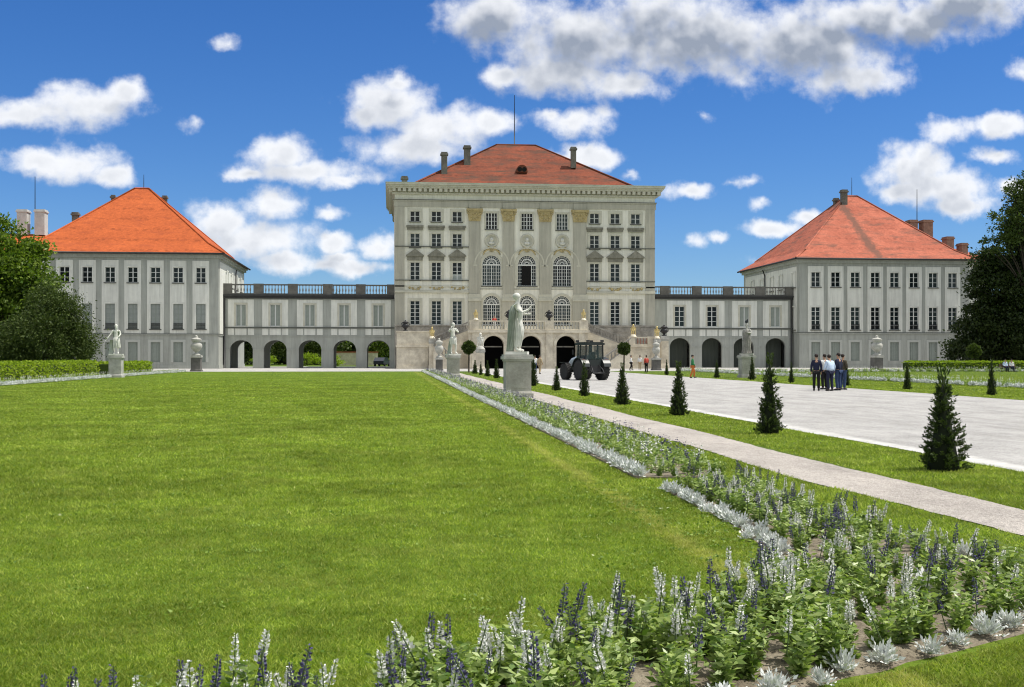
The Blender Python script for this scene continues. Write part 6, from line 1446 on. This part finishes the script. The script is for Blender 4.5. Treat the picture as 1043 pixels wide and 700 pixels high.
# ------------------------------------------------------------------ tractor
def tractor():
    X, Y = PP(603.5, 387.6); Y += .4
    rt = empty('tractor', (X, Y, 0), 'dark tractor with grey bonnet and black cab parked on the gravel avenue', 'tractor', None, R(19))
    M['rubber'] = mat('dusty_tyre_rubber', (.035,.035,.034), .9, var=.3, vscale=6); M['darkpaint'] = mat('dark_grey_green_paint', (.012,.018,.017), .4, spec=.5, var=.2, vscale=3); M['greypaint'] = mat('silver_grey_paint', (.46,.50,.52), .35, spec=.5, var=.1, vscale=3); M['cabglass'] = mat('cab_glass', (.05,.075,.075), .06, spec=.6); M['cabglass'].node_tree.nodes['Principled BSDF'].inputs['Alpha'].default_value = .35
    B = lambda b, n, m, par=rt: b.build(n, M[m], par, False)
    def wheel(x, y, r, w_):
        b = MB(); b.M = Matrix.Translation((x, y, r)) @ Matrix.Rotation(R(90), 4, 'Y')
        b.lathe([(r*.56,-w_*.42),(r*.8,-w_*.5),(r*.93,-w_*.46),(r*.96,-w_*.3),(r*.96,w_*.3),(r*.93,w_*.46),(r*.8,w_*.5),(r*.56,w_*.42)], (0,0,0), 28)
        tyre = MB(); tyre.M = b.M; n = 20
        for k in range(n):
            for s in (-1, 1):
                a = 2*math.pi*(k+(.5 if s > 0 else 0))/n; c, q = math.cos(a), math.sin(a); a2 = a+.16; c2, q2 = math.cos(a2), math.sin(a2); r0, r1 = r*.94, r*1.0; t = .045
                tyre.add([(r0*c-t*q, r0*q+t*c, 0),(r0*c+t*q, r0*q-t*c, 0),(r0*c2+t*q2, r0*q2-t*c2, s*w_*.5),(r0*c2-t*q2, r0*q2+t*c2, s*w_*.5),(r1*c-t*q, r1*q+t*c, 0),(r1*c+t*q, r1*q-t*c, 0),(r1*c2+t*q2, r1*q2-t*c2, s*w_*.5),(r1*c2-t*q2, r1*q2+t*c2, s*w_*.5)], [(0,1,2,3),(4,7,6,5),(0,4,5,1),(1,5,6,2),(2,6,7,3),(3,7,4,0)])
        b.M = None
        for v in tyre.v: pass
        nb = len(b.v); b.v += tyre.v; b.f += [[i+nb for i in f] for f in tyre.f]; b.sm += tyre.sm
        o = B(b, 'wheel', 'rubber')
        h = MB(); h.M = Matrix.Translation((x, y, r)) @ Matrix.Rotation(R(90), 4, 'Y'); h.lathe([(r*.57,-w_*.3),(r*.5,-w_*.22),(r*.2,-w_*.12),(r*.2,w_*.12),(r*.5,w_*.22),(r*.57,w_*.3)], (0,0,0), 20); link('rim', h.mesh('rim', M['greypaint']), o)
    # heading +Y; rear axle at y=0, front axle at y=2.3
    for s in (-1, 1): wheel(s*.83, 0, .72, .48); wheel(s*.80, 2.25, .60, .38)
    b = MB(); b.box(-.28,.28,-.45,2.6,.55,.95); b.tube([(-.8,0,.72),(.8,0,.72)], .11, 8); b.tube([(-.75,2.25,.6),(.75,2.25,.6)], .09, 8); B(b, 'chassis', 'darkpaint')
    b = MB(); sec = [(.95,.42,1.02,1.72),(1.6,.42,1.0,1.66),(2.4,.38,.95,1.5),(2.85,.30,.92,1.28)]
    vs = []; fs = []
    for y, hw, z0, z1 in sec: vs += [(-hw,y,z0),(hw,y,z0),(hw,y,z1-.16),(hw*.72,y,z1),(-hw*.72,y,z1),(-hw,y,z1-.16)]
    for j in range(3):
        for i in range(6): q = (i+1) % 6; fs.append((j*6+i, j*6+q, (j+1)*6+q, (j+1)*6+i))
    fs += [tuple(range(5,-1,-1)), tuple(range(18,24))]; b.add(vs, fs); B(b, 'bonnet', 'greypaint')
    b = MB().box(-.26,.26,2.852,2.90,.98,1.2); B(b, 'grille', 'iron')
    for s in (-1, 1):      # mudguards
        b = MB(); P = [(0+.86*math.cos(a), .72+.86*math.sin(a)) for a in np.linspace(R(15), R(165), 10)]; Q = [(.80*math.cos(a), .72+.80*math.sin(a)) for a in np.linspace(R(15), R(165), 10)]
        for i in range(9):
            v = [P[i], P[i+1], Q[i+1], Q[i]]; x0, x1 = (s*.55, s*1.1) if s > 0 else (s*1.1, s*.55)
            b.add([(x0, y, z) for y, z in v] + [(x1, y, z) for y, z in v], [(0,1,2,3),(7,6,5,4),(0,4,5,1),(1,5,6,2),(2,6,7,3),(3,7,4,0)])
        B(b, 'mudguard', 'darkpaint')
    # cab: posts, roof, glass
    zf, zr_ = 1.0, 2.42; posts = MB(); C = [(-.68,-.42),(.68,-.42),(.72,.35),(-.72,.35),(-.55,1.0),(.55,1.0)]
    for x, y in C: posts.tube([(x,y,zf),(x*.94,y*.96,zr_)], .055, 6)
    posts.box(-.72,.72,-.46,-.38,1.0,1.42); posts.box(-.74,-.68,-.4,.95,1.0,1.15); posts.box(.68,.74,-.4,.95,1.0,1.15)
    cabo = B(posts, 'cab', 'darkpaint')
    g_ = MB(); g_.box(-.62,.62,-.425,-.405,1.43,2.38); g_.box(-.705,-.69,-.36,.9,1.16,2.38); g_.box(.69,.705,-.36,.9,1.16,2.38); g_.box(-.5,.5,.99,1.005,1.6,2.38)
    for nm, bb in (('rear_window', MB().box(-.62,.62,-.425,-.405,1.43,2.38)), ('side_window', MB().box(-.705,-.69,-.36,.9,1.16,2.38)), ('side_window', MB().box(.69,.705,-.36,.9,1.16,2.38)), ('windscreen', MB().box(-.5,.5,.99,1.005,1.6,2.38))):
        link(nm, bb.mesh(nm, M['cabglass']), cabo)
    b = MB(); b.box(-.74,.74,-.52,1.05,2.42,2.56); b.box(-.66,.66,-.42,.95,2.56,2.62); B(b, 'cab_roof', 'darkpaint')
    for x, y in ((-.55,-.5),(.55,-.5),(-.55,1.0),(.55,1.0)): MB().box(x-.1,x+.1,y-.06,y+.06,2.63,2.76).build('work_light', M['iron'], rt, False)
    for s in (-1, 1): MB().box(s*.95-.06, s*.95+.06, .88, .94, 1.75, 2.1).build('mirror', M['iron'], rt, False)
    b = MB(); b.tube([(.5,1.15,1.5),(.5,1.15,2.55)], .06, 8); B(b, 'exhaust', 'iron')
    b = MB()
    for s in (-1, 1): b.tube([(s*.3,-.45,.62),(s*.42,-1.05,.5)], .05, 6); b.tube([(s*.3,-.45,1.05),(s*.4,-.85,.75),(s*.42,-1.0,.5)], .035, 6)
    b.box(-.45,.45,-.5,-.42,.5,1.0); b.tube([(-.45,-1.05,.5),(.45,-1.05,.5)], .05, 6); B(b, 'hitch', 'iron')
    for s in (-1, 1): MB().box(s*.9-.1, s*.9+.1, -.5, -.44, 1.3, 1.42).build('tail_light', M['redc'], rt, False)
    # driver's seat seen through the glass
    B(MB().box(-.25,.25,-.1,.35,1.05,1.35).box(-.24,.24,-.14,-.03,1.35,1.95), 'seat', 'blackc')
    B(MB().box(.9,1.18,2.0,2.5,1.2,1.24).box(-1.18,-.9,2.0,2.5,1.2,1.24), 'front_mudguard', 'darkpaint')
tractor()
# small car glimpsed through the fifth arch
X, Y = PX(389, 190), 190
ct = empty('parked_car', (X, Y, 0), 'dark car parked behind the fifth open arch', 'car', None, R(75))
M['carpaint'] = mat('dark_blue_car_paint', (.02,.025,.04), .3, spec=.5)
b = MB(); b.prism([(-2.1,.35),(2.1,.35),(2.12,.75),(1.2,.92),(.6,1.42),(-1.2,1.45),(-1.9,1.0),(-2.1,.9)], -.85, .85); b.build('body', M['carpaint'], ct, False)
for s in (-1, 1): MB().prism([(1.0,.95),(.55,1.36),(-1.15,1.38),(-1.7,1.0)], s*.86-.005, s*.86+.005).build('side_window', M['cabglass'], ct, False)
for x in (-1.3, 1.3):
    for s in (-1, 1):
        b = MB(); b.M = Matrix.Translation((x, s*.8, .32)) @ Matrix.Rotation(R(90), 4, 'X'); b.lathe([(.2,-.1),(.32,-.1),(.32,.1),(.2,.1)], (0,0,0), 18); b.build('wheel', M['rubber'], ct, False)
for s in (-1, 1): MB().box(2.1, 2.14, s*.6-.15, s*.6+.15, .62, .74).build('headlight', M['frame'], ct, False)
